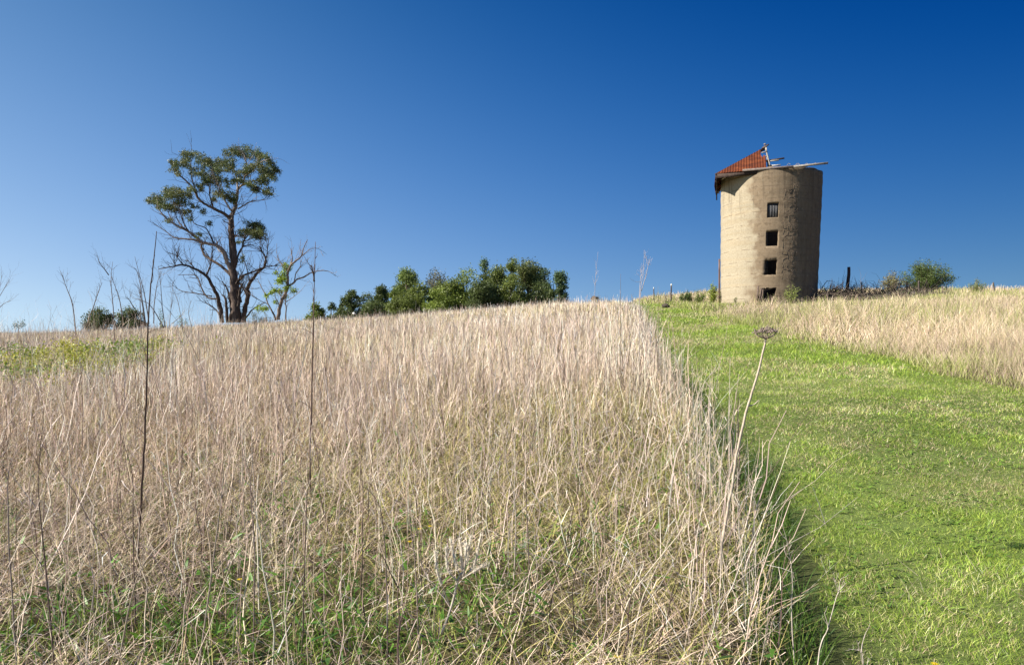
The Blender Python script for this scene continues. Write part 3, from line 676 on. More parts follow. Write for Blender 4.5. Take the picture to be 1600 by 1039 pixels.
shrub('green_sapling', 'tiny green leafed sapling among bare shrubs left of the gum tree', 252, 473, 500, 14, 44, (.12, .19, .035), 260, size=.09, ns=5)
shrub('green_sapling', 'tiny green leafed sapling close to the left foot of the gum tree', 287, 477, 498, 16, 46, (.12, .19, .035), 300, size=.09, ns=6)
shrub('scrub', 'brownish green scrub at the foot of the gum tree, on its right', 398, 480, 496, 30, 51, (.13, .13, .05), 900, size=.09, ns=12)
shrub('scrub', 'brown scrub at the left foot of the half dead tree', 416, 486, 499, 22, 48, (.15, .13, .06), 500, size=.08, ns=9)
shrub('scrub', 'olive scrub in the straw at the right foot of the half dead tree', 452, 492, 506, 20, 44, (.16, .17, .05), 420, size=.07, ns=8)
# yellow green weeds within the stalk field at left
g = Geo()
for (px, py, Y, n, w_) in [(150, 560, 17, 2600, 1.0), (175, 572, 15, 1500, .7), (80, 580, 15, 1500, .9), (110, 566, 17, 1600, .9), (40, 560, 18, 1200, .8), (215, 545, 20, 700, .6), (20, 590, 14, 700, .6), (120, 590, 13.5, 800, .6), (260, 556, 19, 500, .6)]:
    for s in range(12):
        X = (px - CX) / F * Y + rng.normal(0, w_ * .8); Yy = Y + rng.normal(0, .9)
        leaf_cloud(g, (X, Yy, z1(X, Yy) + rng.uniform(.3, .75)), (.3, .3, .17), int(n / 12), .06, np.array([(.40, .41, .06), (.46, .44, .07), (.18, .27, .04), (.32, .36, .05)][rng.integers(4)]), .3, .1, 0, .5)
tag(g.build('leafy_weeds', M_leaf), 'yellow green leafy weeds spreading through the stalks near the left edge', 'weeds', kind='stuff')

# ------------------------------------------------------------------ bare shrubs and tall single stalks
def bare(name, label, pts_list, Y, r0, group=None, col=(.20, .16, .135), cat='bare shrub', twigs=5, tl=.35, part='stem', tr=.25, up=.12):
    """pts_list: list of pixel polylines of the stems, last point of the first is the root"""
    root = at(pts_list[0][0][0], pts_list[0][0][1], Y); root[2] = z1(root[0], Y) - .04
    t = empty(name, root, label, cat, group)
    for pts in pts_list:
        g = Geo(); k = len(pts); d1 = rng.uniform(-.25, .25) * (Y / 20)
        P = np.array([at(x, y, Y) + np.array([0, d1 * i / (k - 1), 0]) for i, (x, y) in enumerate(pts)]) - root
        if pts[0] == pts_list[0][0]: P[0] = 0
        elif P[0][2] < .25 * max(P[-1][2], .1): P[0][2] = z1(P[0][0] + root[0], Y) - root[2] - .03
        tube(g, P, r0, r0 * .25, np.array(col) * rng.uniform(.85, 1.15), sides=5, jit=.25)
        for q in range(twigs):
            s = rng.uniform(.35, .97); Pc = catmull(P, 8); i = int(s * (len(Pc) - 2)); d = nrm(Pc[i + 1] - Pc[i])
            grow(g, Pc[i], d + rng.normal(0, .5, 3), tl * rng.uniform(.5, 1.3), r0 * tr, col, 1, 2, .45, up, 3)
        g.build(part, M_twig, t)
    return t
bare('bare_shrub', 'bare dark sapling leaning left, alone left of the other bare shrubs', [[(122, 512), (113, 480), (102, 450), (92, 424)]], 24, .022, 'bare shrubs on the left', twigs=10, tl=.4)
bare('bare_shrub', 'bare forked shrub with tangled top in front of the left flat dark tree', [[(180, 512), (175, 480), (170, 440), (171, 408)], [(134, 512), (148, 480), (158, 456), (166, 442)], [(192, 500), (188, 465), (178, 432)], [(170, 430), (163, 418), (158, 410)]], 26, .022, 'bare shrubs on the left', twigs=8, tl=.5)
bare('bare_shrub', 'bare many stemmed shrub of upright dark stems behind the long thin stalk', [[(222, 512), (217, 480), (216, 450)], [(210, 482), (206, 470), (203, 464)], [(228, 510), (224, 470), (219, 430), (213, 418)], [(232, 500), (228, 460), (222, 430), (217, 402)], [(256, 512), (240, 485), (228, 472), (206, 466)], [(258, 512), (253, 480), (250, 445), (246, 415)], [(226, 508), (226, 480), (222, 445)], [(240, 505), (243, 470), (250, 440), (258, 425)]], 25, .02, 'bare shrubs on the left', twigs=6, tl=.5)
bare('bare_shrub', 'bare thin grey shrub between the many stemmed one and the gum tree', [[(288, 512), (280, 485), (272, 460), (263, 445)], [(264, 512), (264, 480), (263, 446)], [(268, 506), (282, 496), (292, 486)], [(300, 512), (297, 490), (303, 470)]], 30, .016, 'bare shrubs on the left', twigs=7, tl=.6, col=(.22, .18, .15))
bare('bare_shrub', 'bare twiggy shrub cut by the left edge of the photo', [[(-30, 520), (-10, 480), (0, 450), (4, 430)], [(-20, 500), (4, 476), (16, 470)], [(-12, 480), (8, 455), (22, 438)]], 14, .008, 'bare shrubs on the left', twigs=5, tl=.3, col=(.25, .2, .17))
bare('tall_stalk', 'longest thin dark stalk rising from the left foreground to above the skyline', [[(214, 905), (216, 850), (222, 760), (226, 690), (230, 600), (232, 510), (236, 455), (241, 410), (246, 362)]], 4.1, .0085, 'tall single stalks', (.14, .095, .075), 'weed stalk', 7, .10)
bare('tall_stalk', 'tall thin dark stalk left of the copse with drooping side twigs near its top', [[(484, 800), (485, 700), (487, 600), (490, 500), (491, 440), (493, 378)], [(491, 440), (491, 428), (489, 415)]], 5.4, .0085, 'tall single stalks', (.17, .115, .095), 'weed stalk', 9, .09, tr=.3)
bare('tall_stalk', 'thin dark stalk standing on the skyline where the mown strip begins', [[(969, 640), (970, 560), (970, 500), (970, 428)]], 9, .006, 'tall single stalks', (.16, .13, .10), 'weed stalk', 2, .1)
bare('tall_stalk', 'short thin dark stalk right of the plume stalks', [[(1027, 620), (1028, 540), (1028, 500), (1027, 448)]], 10, .005, 'tall single stalks', (.2, .16, .12), 'weed stalk', 2, .1)
bare('plume_stalk', 'pale feathery plume stalk, thinner one left of the strip head', [[(930, 620), (930, 540), (930, 465), (932, 430), (936, 392)]], 10, .005, 'pale plume stalks', (.46, .39, .36), 'weed stalk', 10, .12, tr=.4)
bare('plume_stalk', 'pale feathery plume stalk, fuller two stemmed one near the strip head', [[(998, 600), (999, 530), (1001, 460), (1006, 425), (1008, 390)], [(999, 470), (1000, 440), (1003, 415)], [(1002, 455), (1010, 425), (1012, 405)]], 9, .005, 'pale plume stalks', (.48, .41, .38), 'weed stalk', 8, .10, tr=.4)
near = [
 ('dark leaning stalk near the bottom left corner', [(90, 1010), (72, 880), (62, 760), (70, 660)], 2.9, (.16, .12, .10)),
 ('pale stalk by the left edge of the frame', [(30, 990), (14, 860), (12, 740), (28, 700)], 2.9, (.34, .28, .24)),
 ('dark stalk crossing near the longest thin stalk', [(212, 950), (208, 840), (207, 740), (186, 672)], 3.4, (.18, .13, .11)),
 ('pale slanting stalk in the left foreground', [(300, 1020), (330, 900), (346, 780), (352, 720)], 2.8, (.48, .40, .33)),
 ('brown stalk standing in the foreground left of centre', [(395, 985), (398, 870), (392, 770), (398, 690)], 3.1, (.26, .20, .17)),
 ('pale broken stalk leaning right in the left foreground', [(170, 1010), (210, 910), (260, 840), (290, 815)], 2.8, (.46, .38, .30)),
 ('dark straight stalk in the foreground under the thin dark one', [(470, 1000), (476, 880), (480, 770), (492, 690)], 3.0, (.20, .15, .12)),
 ('dark straight stalk at the centre of the foreground', [(606, 1010), (604, 890), (594, 790), (568, 755)], 2.9, (.22, .17, .14)),
 ('long pale stalk leaning right at the lower centre', [(956, 1039), (975, 960), (1010, 900), (1060, 840), (1086, 800)], 2.75, (.56, .48, .37)),
 ('second long pale stalk leaning right at the lower centre', [(975, 1039), (1000, 950), (1030, 880), (1082, 770)], 2.8, (.52, .44, .34)),
 ('dark thin stalk in the middle of the centre foreground', [(828, 960), (826, 860), (822, 740), (838, 660)], 3.4, (.17, .13, .11)),
 ('pale thick stalk at the margin left of the umbel stalk', [(1075, 960), (1085, 860), (1100, 760), (1098, 690)], 3.2, (.58, .50, .42)),
 ('pale stalk with forked top at the margin', [(1120, 1000), (1128, 880), (1126, 780), (1135, 680)], 3.2, (.56, .48, .40)),
 ('thin pale stalk in the foreground right of the woolly spikes', [(800, 900), (806, 800), (790, 720), (796, 660)], 3.5, (.50, .42, .35)),
 ('brown bent stalk in the foreground left of the woolly spikes', [(655, 1000), (650, 900), (640, 800), (655, 740)], 3.0, (.30, .23, .19)),
]
for lb, pts, Y, col in near:
    bare('dead_stalk', lb, [pts], Y, .0038, 'separate stalks in the foreground', col, 'weed stalk', 4, .10, tr=.4)
# stalks standing clear along the margin in front of the lawn
mg = [('slim fawn stalk on the margin just right of the umbel stalk', [(1170, 1000), (1160, 900), (1152, 800), (1150, 730)]),
      ('thin stalk with knobbly forked tip over the lawn at lower right', [(1245, 1050), (1236, 960), (1236, 900), (1228, 850), (1218, 816)]),
      ('thick pale stalk with splayed broken tip at the bottom right', [(1268, 1060), (1280, 1015), (1292, 980), (1303, 935), (1308, 918)]),
      ('short slim stalk with a splayed tip right of the umbel stalk', [(1178, 950), (1182, 880), (1181, 820), (1182, 765)]),
      ('pale wispy stalk on the margin halfway up the strip', [(1062, 700), (1064, 640), (1066, 580), (1068, 512)]),
      ('grey wispy stalk right of the margin halfway up', [(1110, 780), (1108, 700), (1106, 640), (1107, 590)]),
      ('forked pale stalk on the margin below the umbel', [(1136, 830), (1140, 740), (1140, 640), (1142, 560)]),
      ('short pale stalk among the margin stalks', [(1085, 760), (1090, 680), (1090, 620), (1118, 572)]),
      ('bent pale stub in front of the lawn at the bottom edge', [(1350, 1060), (1348, 1030), (1338, 1012)])]
for (lb, pts), Y in zip(mg, [3.3, 2.75, 2.55, 3.2, 7.2, 4.6, 4.3, 5.0, 2.5]):
    bare('margin_stalk', lb, [pts], Y, .0030 if Y < 4 else .0038, 'pale stalks along the strip margin', (.52, .45, .38), 'weed stalk', 5, .07, tr=.6, up=.25)

# umbel stalk
pts = [(1118, 935), (1124, 880), (1134, 812), (1144, 755), (1153, 700), (1163, 655), (1172, 622), (1182, 590), (1190, 560), (1197, 530)]
Yu = 3.6; root = at(*pts[0], Yu); root[2] = z1(root[0], Yu) - .02
t = empty('umbel_stalk', root, 'tall pale curved stalk topped by a dry umbel seed head before the mown strip', 'weed stalk')
g = Geo(); P = np.array([at(x, y, Yu) for x, y in pts]) - root; P[0] = 0
tube(g, P, .0078, .0048, (.50, .41, .32), sides=8, jit=.2)
tube(g, [at(1170, 634, Yu) - root, at(1178, 632, Yu) - root, at(1186, 625, Yu) - root], .004, .002, (.55, .46, .37), sides=5)
tube(g, [at(1136, 800, Yu) - root, at(1140, 775, Yu) - root, at(1136, 760, Yu) - root], .003, .0015, (.5, .42, .34), sides=5)
g.build('stem', M_twig, t, smooth=True)
g = Geo(); hb = P[-1]
for i in range(26):
    a = i * 2.4; rr = math.sqrt((i + .5) / 26) * .062
    e = hb + np.array([math.cos(a) * rr, math.sin(a) * rr, .045 - rr * .25 + rng.uniform(-.006, .006)])
    tube(g, [hb, hb + (e - hb) * .6 + np.array([0, 0, -.004]), e], .0018, .0011, (.40, .31, .26), sides=4)
    for k in range(7):
        e2_ = e + rng.normal(0, .007, 3) + np.array([0, 0, .010]); tube(g, [e, e2_], .0009, .0006, (.33, .26, .22), sides=3, sm=0)
        box(g, e2_, rng.uniform(.003, .006, 3), np.array((.30, .23, .2)) * rng.uniform(.6, 1.3), Matrix.Rotation(rng.uniform(0, 3), 3, Vector(rng.normal(0, 1, 3))))
g.build('seed_head', M_twig, t)

# woolly spikes
Yw = 2.95; rp = (690, 990); root = at(*rp, Yw); root[2] = z1(root[0], Yw) - .02
t = empty('woolly_spikes', root, 'clump of pale woolly seed spikes on one stalk in the centre foreground', 'weed stalk')
gs = Geo(); tube(gs, np.array([at(x, y, Yw) for x, y in [(690, 990), (706, 945), (716, 905), (722, 895)]]) - root, .006, .004, (.5, .44, .36), sides=6)
for pts in [[(720, 905), (712, 880), (704, 845)], [(721, 905), (722, 880), (718, 840)], [(723, 900), (730, 872), (736, 838)], [(722, 902), (740, 885), (752, 835)], [(716, 908), (700, 890), (697, 855)],
            [(722, 904), (745, 890), (760, 882)], [(705, 950), (685, 900), (680, 862)], [(725, 900), (728, 860), (726, 850)]]:
    P = catmull(np.array([at(x, y, Yw + rng.normal(0, .02)) for x, y in pts]) - root, 4); tube(gs, P, .003, .002, (.5, .44, .36), sides=5, sm=0)
    g = Geo(); Q = P[3:] if len(P) > 5 else P
    Q = catmull(Q, 8); dirs = Q[rng.integers(0, len(Q), 420)] + rng.normal(0, .0045, (420, 3)); tube(g, Q, .0058, .0045, (.66, .59, .47), sides=5, sm=0)
    blades(g, dirs, rng.uniform(.006, .014, 420), np.full(420, .0022), rng.uniform(.2, 1.5, 420), pick(420, [(.80, .73, .60), (.70, .62, .50)]), K=2, droop=0)
    g.build('seed_spike', M_grass, t)
gs.build('stem', M_twig, t)

# little yellow flowers, each a small bloom on a stem
flw = [(655, 826, 3.9, 'tiny yellow flower left of the woolly spikes, upper one'), (640, 846, 3.8, 'tiny yellow flower left of the woolly spikes, lower one'), (672, 822, 3.9, 'tiny yellow flower just above the woolly spikes'),
       (1074, 668, 6.2, 'tiny yellow flower in the shaded margin of the strip'), (964, 1026, 2.75, 'yellow flower at the bottom edge below the long pale stalks'), (1460, 1037, 2.75, 'yellow flower in the lawn at the bottom edge'), (375, 905, 3.2, 'tiny yellow flower in the green weeds at lower left')]
for px, py, Y, lb in flw:
    c = at(px, py, Y); zz = z1(c[0], Y)
    if c[2] < zz + .03: c[2] = zz + .03
    o = empty('yellow_flower', (c[0], Y, zz), lb, 'flower', 'small yellow flowers'); dz = c[2] - zz
    g = Geo(); tube(g, [(0, 0, -.01), (.004, 0, dz * .5), (0, 0, dz)], .0012, .001, (.12, .2, .03), sides=4); g.build('stem', M_green, o)
    g = Geo()
    for k in range(9):
        a = k * 2 * math.pi / 9
        g.add([(0, 0, dz), (math.cos(a - .25) * .011, math.sin(a - .25) * .011, dz + .003), (math.cos(a) * .015, math.sin(a) * .015, dz + .002), (math.cos(a + .25) * .011, math.sin(a + .25) * .011, dz + .003)], [[0, 1, 2, 3]], (.75, .58, .01))
    tube(g, [(0, 0, dz - .003), (0, 0, dz + .004)], .004, .003, (.6, .4, .01), sides=7, sm=0); g.build('bloom', M_green, o)

# ------------------------------------------------------------------ posts, stones, brush heap
def post(name, label, px, yt, yb, Y, r, group, col=(.10, .08, .07), lean=0, cap=None):
    base = at(px, yb, Y); base[2] = z1(base[0], Y) - .15; top = at(px + lean, yt, Y)
    g = Geo(); P = [np.zeros(3), (top - base) * .5 + rng.normal(0, r * .3, 3), top - base]
    tube(g, P, r * 1.1, r * .8, col, sides=8, sm=4, jit=.10)
    if cap:
        t = empty(name, base, label, 'post', group); g.build('shaft', M_wood, t)
        g2 = Geo(); d = top - base; tube(g2, [d - np.array([0, 0, .02]), d + np.array([0, 0, .06]), d + np.array([0, 0, .11])], r * 1.1, r * .8, (.6, .6, .57), sides=10, sm=2); g2.build('cap', M_metal, t, smooth=True)
    else:
        o = g.build(name, M_wood); o.location = base; tag(o, label, 'post', group)
post('leaning_post', 'thick dark weathered post leaning slightly right beside the silo', 1320.5, 417, 462, 44, .11, 'old fence posts', (.055, .035, .04), 6)
post('fence_post', 'thin post with white cap rising from the brush heap right of the leaning post', 1346.5, 443, 463, 44.5, .05, 'old fence posts', cap=True)
post('fence_post', 'thin dark post at the left end under the large shrub', 1417, 440, 461, 44, .06, 'old fence posts')
post('fence_post', 'dark post in front of the large shrub', 1435.5, 439, 463, 43, .06, 'old fence posts')
post('fence_post', 'lone thin post leaning left on the right skyline', 1555, 441, 460, 45, .055, 'old fence posts', lean=-3)
post('fence_post', 'white capped post standing left of the low green bush', 1049, 446, 470, 46, .05, 'old fence posts', cap=True)
post('fence_post', 'farther white capped post on the pale hump left of the silo', 1021.5, 451, 462, 56, .045, 'old fence posts', cap=True)

def rock(g, c, r, col):
    n1_, n2_ = 9, 6; th = np.linspace(0, 2 * np.pi, n1_, endpoint=False); ph = np.linspace(.15, np.pi - .15, n2_)
    T, Pp = np.meshgrid(th, ph); k = 1 + .22 * rng.normal(0, 1, T.shape).clip(-1.3, 1.3)
    V = np.stack([np.cos(T) * np.sin(Pp) * k * r[0], np.sin(T) * np.sin(Pp) * k * r[1], np.cos(Pp) * k * r[2]], -1).reshape(-1, 3)
    idx = np.arange(n1_ * n2_).reshape(n2_, n1_); a = idx[:-1]; b_ = np.roll(idx, -1, 1)[:-1]; c_ = np.roll(idx, -1, 1)[1:]; d = idx[1:]
    Q = np.stack([d, c_, b_, a], -1).reshape(-1, 4)
    V = np.concatenate([V, [[0, 0, r[2] * .98], [0, 0, -r[2] * .98]]]); k = n1_ * n2_
    Q = np.concatenate([Q, np.stack([idx[0], np.roll(idx[0], -1), np.full(n1_, k), np.full(n1_, k)], -1), np.stack([np.roll(idx[-1], -1), idx[-1], np.full(n1_, k + 1), np.full(n1_, k + 1)], -1)])
    g.add(V + np.asarray(c), Q, col)
def single_rock(label, px, py, Y, r, col, name='stone', cat='stone'):
    c = at(px, py, Y); g = Geo(); rock(g, (0, 0, 0), r, col); o = g.build(name, M_stone, smooth=False); o.location = (c[0], Y, max(z1(c[0], Y) + r[2] * .4, c[2])); tag(o, label, cat); return o
o = single_rock('small white stone lying in the straw left of the copse', 553, 490, 40, (.10, .08, .07), (.7, .68, .62))
single_rock('dark stone lying on the short grass by the strip head', 1040, 478, 37, (.22, .16, .12), (.08, .065, .05))
single_rock('small dark stump of earth on the low skyline right of the copse', 929, 468, 50, (.28, .2, .22), (.12, .085, .06), 'earth_clod', 'earth clod')

# brush heap and tumbled stones between silo and shrubs: uncountable tangle
hp = at(1352, 460, 43.5)
g = Geo()
for px in np.arange(1277, 1452, 1.6):
    Y = rng.uniform(42.5, 45.5); x = (px - CX) / F * Y; z0 = z1(x, Y)
    hgt = .70 if px < 1320 else (.34 if px < 1380 else .42)
    dens = 1.0 if px < 1345 else (.45 if px < 1375 else .7)
    if rng.random() < dens * .75: rock(g, (x, Y, z0 + rng.uniform(.02, hgt * .45)), rng.uniform(.14, .32, 3) * np.array([1, 1, .75]), np.array((.075, .065, .055)) * rng.uniform(.5, 1.6))
    for s in range(int(11 * dens)):
        p = np.array([x + rng.normal(0, .2), Y + rng.normal(0, .5), z0 + rng.uniform(0, hgt * .6)])
        grow(g, p, rng.normal(0, 1, 3) * np.array([1, 1, .35]) + np.array([0, 0, .15]), rng.uniform(.4, 1.3), rng.uniform(.012, .035), np.array([(.07, .055, .045), (.12, .095, .075), (.20, .16, .13)][rng.choice(3, p=[.55, .3, .15])]), 1, 2, .7, .02, 4)
tag(g.build('brush_heap', M_wood), 'long low heap of dark dead branches and stones right of the silo', 'brush heap', kind='stuff')
g = Geo()
for px, h_ in [(1380, .5), (1400, .6), (1425, .65), (1445, .6), (1365, .4), (1290, .3), (1470, .5), (1455, .55)]:
    for s in range(130):
        Y = rng.uniform(42, 44.5); x = (px + rng.normal(0, 9) - CX) / F * Y
        P0 = np.array([[x, Y, z1(x, Y)]]); blades(g, P0, np.array([h_ * rng.uniform(.5, 1.2)]), np.array([.022]), np.array([rng.uniform(0, .7)]), pick(1, [(.50, .42, .32), (.42, .33, .24), (.2, .25, .07)]), K=3, droop=.25)
tag(g.build('rank_grass', M_grass), 'rank pale grass tufts growing over the brush heap right of the silo', 'dry grass', kind='stuff')

# ------------------------------------------------------------------ SILO
th = math.atan2(SILO_C[0], SILO_C[1]); ct, st = math.cos(th), math.sin(th)
ZB = 3.30                                   # world z of the foot (buried)
silo = empty('concrete_silo', (SILO_C[0], SILO_C[1], ZB), 'round weathered concrete silo with a column of openings and a rusted roof remnant', 'silo', rz=-th)
RB, RT = 2.93, 3.09; ZTOP = EYE + 10.02 - ZB
def Rz(z): return RB + (RT - RB) * (z / ZTOP)
def lean(z): return .185 * (z / ZTOP)          # the tower leans a little to the right
def loc(px, py, v):
    """local (u, v, z) of the point seen at a pixel, at local depth v"""
    tx = (px - CX) / F
    # world X = cx + u ct + v st ; Y = cy - u st + v ct ; X = tx Y
    u = (tx * (SILO_C[1] + v * ct) - SILO_C[0] - v * st) / (ct + tx * st)
    Y = SILO_C[1] - u * st + v * ct
    return np.array([u, v, EYE + (CY - py) / F * Y - ZB])
def on_wall(px, py):
    v = -2.9
    for _ in range(12):
        p = loc(px, py, v); r_ = Rz(p[2]); u = p[0] - lean(p[2]); v = -math.sqrt(max(r_ * r_ - u * u, .01))
    p = loc(px, py, v); return math.atan2(p[0] - lean(p[2]), -p[1]), p[2]     # angle (0 = facing camera, + right), z
wins = []
for (x0, y0, x1, y1) in [(1199, 318, 1217, 340), (1197.3, 362, 1216, 384.5), (1195, 407, 1214, 429.5), (1188.5, 451, 1212, 474)]:
    a0, zt_ = on_wall(x0, y0); a1, _ = on_wall(x1, y0); _, zb_ = on_wall((x0 + x1) / 2, y1); wins.append((a0, a1, zb_, zt_))
print('wins', wins, 'ztop', ZTOP)
THK = .16
gw = Geo()
angs = set(np.round(np.linspace(-math.pi, math.pi, 97), 4).tolist()); zs = set(np.round(np.linspace(0, ZTOP, 41), 4).tolist())
for a0, a1, z0, z1_ in wins:
    for k in np.linspace(a0, a1, 5): angs.add(round(float(k), 4))
    for k in np.linspace(z0, z1_, 5): zs.add(round(float(k), 4))
angs = np.array(sorted(angs)); zs = np.array(sorted(zs)); angs = angs[:-1]      # wrap
def clean(a, tol, keep):
    o = [a[0]]
    for v in a[1:]:
        if v - o[-1] < tol and not any(abs(v - k) < 1e-3 for k in keep): continue
        if v - o[-1] < tol and len(o) > 1 and not any(abs(o[-1] - k) < 1e-3 for k in keep): o[-1] = v; continue
        o.append(v)
    return np.array(o)
ka = [round(x, 4) for w_ in wins for x in w_[:2]]; kz = [round(x, 4) for w_ in wins for x in w_[2:]]
angs = clean(angs, .012, ka); zs = clean(zs, .05, kz)
na, nzv = len(angs), len(zs)
AA, ZZ = np.meshgrid(angs, zs)                   # (nz, na)
# unevenness of the hand poured rings; chipped lip
bulge = .018 * (vnoise(AA * 3.0, ZZ, .8, 41) - .5) + .010 * np.sin(ZZ / ZTOP * 2 * np.pi * 11)
topz = ZZ + (ZZ > ZTOP - .01) * (.09 * (vnoise(AA * 5, AA * 0, .6, 43) - .55))
dA = np.zeros_like(AA); dZ = np.zeros_like(ZZ)
for wi, (a0, a1, z0, z1_) in enumerate(wins):    # broken lower openings: rough edges
    amp = (.0, .004, .014, .05)[wi]
    onb = (AA > a0 - .002) & (AA < a1 + .002) & (ZZ > z0 - .002) & (ZZ < z1_ + .002)
    dA += onb * rng.normal(0, amp / 2, AA.shape); dZ += onb * rng.normal(0, amp, AA.shape)
def shell(rad):
    r_ = Rz(topz) + rad + (bulge if rad == 0 else 0)
    return np.stack([np.sin(AA + dA) * r_ + lean(topz), -np.cos(AA + dA) * r_, topz + dZ], -1)
Vo = shell(0).reshape(-1, 3); Vi = shell(-THK).reshape(-1, 3)
idx = np.arange(nzv * na).reshape(nzv, na); nxt = np.roll(idx, -1, 1)
ac = (AA + np.roll(AA, -1, 1)) / 2; ac[:, -1] = math.pi
zc = (ZZ[:-1] + ZZ[1:]) / 2; hole = np.zeros((nzv - 1, na), bool)
for a0, a1, z0, z1_ in wins: hole |= (ac[:-1] > a0) & (ac[:-1] < a1) & (zc > z0) & (zc < z1_)
Qo = np.stack([idx[:-1], nxt[:-1], nxt[1:], idx[1:]], -1); Qi = Qo[..., ::-1] + nzv * na
Q = [Qo[~hole], Qi[~hole]]
N0 = nzv * na
for i in range(nzv - 1):
    for j in range(na):
        if not hole[i, j]: continue
        a_, b_, c_, d_ = idx[i, j], nxt[i, j], nxt[i + 1, j], idx[i + 1, j]
        if i == 0 or not hole[i - 1, j]: Q.append([[a_, b_, b_ + N0, a_ + N0]])
        if i == nzv - 2 or not hole[i + 1, j]: Q.append([[c_, d_, d_ + N0, c_ + N0]])
        if not hole[i, j - 1]: Q.append([[d_, a_, a_ + N0, d_ + N0]])
        if not hole[i, (j + 1) % na]: Q.append([[b_, c_, c_ + N0, b_ + N0]])
tp = idx[-1]; tn = nxt[-1]; Q.append(np.stack([tp, tn, tn + N0, tp + N0], -1))
gw.add(np.concatenate([Vo, Vi]), np.concatenate([np.asarray(q).reshape(-1, 4) for q in Q]), (.5, .42, .3))

# concrete: pour rings, blotches, run-off streaks, crazed strip
m, t, b = mat_new('weathered_concrete')
N = lambda ty, **k: (lambda n: ([setattr(n, a_, v) for a_, v in k.items()], n)[1])(t.nodes.new(ty))
Lk = t.links.new
tc = N('ShaderNodeTexCoord'); sp = N('ShaderNodeSeparateXYZ'); Lk(tc.outputs['Object'], sp.inputs[0])
def math_(op, a_, b_=None, clamp=False):
    n = N('ShaderNodeMath', operation=op, use_clamp=clamp)
    for i, v in enumerate((a_, b_)):
        if v is None: continue
        if isinstance(v, (int, float)): n.inputs[i].default_value = v
        else: Lk(v, n.inputs[i])
    return n.outputs[0]
ngy = math_('MULTIPLY', sp.outputs['Y'], -1.0); ang = math_('ARCTAN2', sp.outputs['X'], ngy)
cyl = N('ShaderNodeCombineXYZ'); Lk(math_('MULTIPLY', ang, 3.0), cyl.inputs[0]); Lk(sp.outputs['Z'], cyl.inputs[1])
def noise(scale, det=5, ro=.6, sc=(1, 1, 1), src=None):
    mp = N('ShaderNodeMapping'); mp.inputs['Scale'].default_value = sc; Lk(src or cyl.outputs[0], mp.inputs[0])
    n = N('ShaderNodeTexNoise'); n.inputs['Scale'].default_value = scale; n.inputs['Detail'].default_value = det; n.inputs['Roughness'].default_value = ro
    Lk(mp.outputs[0], n.inputs['Vector']); return n.outputs['Fac']
def rng_(v, a0, a1, b0=0., b1=1.):
    n = N('ShaderNodeMapRange'); n.interpolation_type = 'SMOOTHSTEP'
    for k_, x in zip(('From Min', 'From Max', 'To Min', 'To Max'), (a0, a1, b0, b1)): n.inputs[k_].default_value = x
    Lk(v, n.inputs['Value']); return n.outputs[0]
def mix(f, c1, c2):
    n = N('ShaderNodeMix', data_type='RGBA')
    if isinstance(f, (int, float)): n.inputs[0].default_value = f
    else: Lk(f, n.inputs[0])
    for i, c in ((6, c1), (7, c2)):
        if isinstance(c, tuple): n.inputs[i].default_value = c + (1,)
        else: Lk(c, n.inputs[i])
    return n.outputs[2]
big = noise(.55, 6, .62); fine = noise(9, 8, .7); streak = noise(1.6, 5, .6, (3.2, .22, 1)); band = noise(1.0, 3, .5, (.25, 5.5, 1))
base_c = mix(rng_(fine, .3, .7), (.30, .25, .17), (.40, .345, .255))
base_c = mix(math_('MULTIPLY', rng_(band, .52, .62), .35), base_c, (.36, .28, .175))
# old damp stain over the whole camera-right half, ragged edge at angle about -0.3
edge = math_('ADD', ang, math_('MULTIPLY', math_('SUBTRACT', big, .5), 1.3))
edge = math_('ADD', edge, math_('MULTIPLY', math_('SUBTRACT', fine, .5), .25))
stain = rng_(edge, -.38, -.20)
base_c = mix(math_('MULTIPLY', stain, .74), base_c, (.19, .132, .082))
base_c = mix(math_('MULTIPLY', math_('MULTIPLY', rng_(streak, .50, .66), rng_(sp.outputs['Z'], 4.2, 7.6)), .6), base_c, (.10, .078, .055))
base_c = mix(math_('MULTIPLY', math_('MULTIPLY', rng_(streak, .42, .6), rng_(ang, -.15, .5)), .5), base_c, (.14, .105, .07))
ringf = math_('FRACT', math_('MULTIPLY', sp.outputs['Z'], 11 / ZTOP))
ring = math_('MULTIPLY', math_('LESS_THAN', math_('ABSOLUTE', math_('SUBTRACT', ringf, .5)), .03), rng_(noise(2.2), .42, .55))
base_c = mix(math_('MULTIPLY', ring, .6), base_c, (.12, .088, .06))
mott = noise(3.2, 9, .78); base_c = mix(math_('MULTIPLY', rng_(mott, .50, .62), math_('ADD', .12, math_('MULTIPLY', stain, .38))), base_c, (.10, .072, .048))
base_c = mix(math_('MULTIPLY', rng_(noise(14, 6, .8), .60, .72), .45), base_c, (.13, .10, .07))
base_c = mix(math_('MULTIPLY', rng_(noise(4.5, 7, .7, (1, .8, 1)), .58, .70), .4), base_c, (.46, .39, .28))
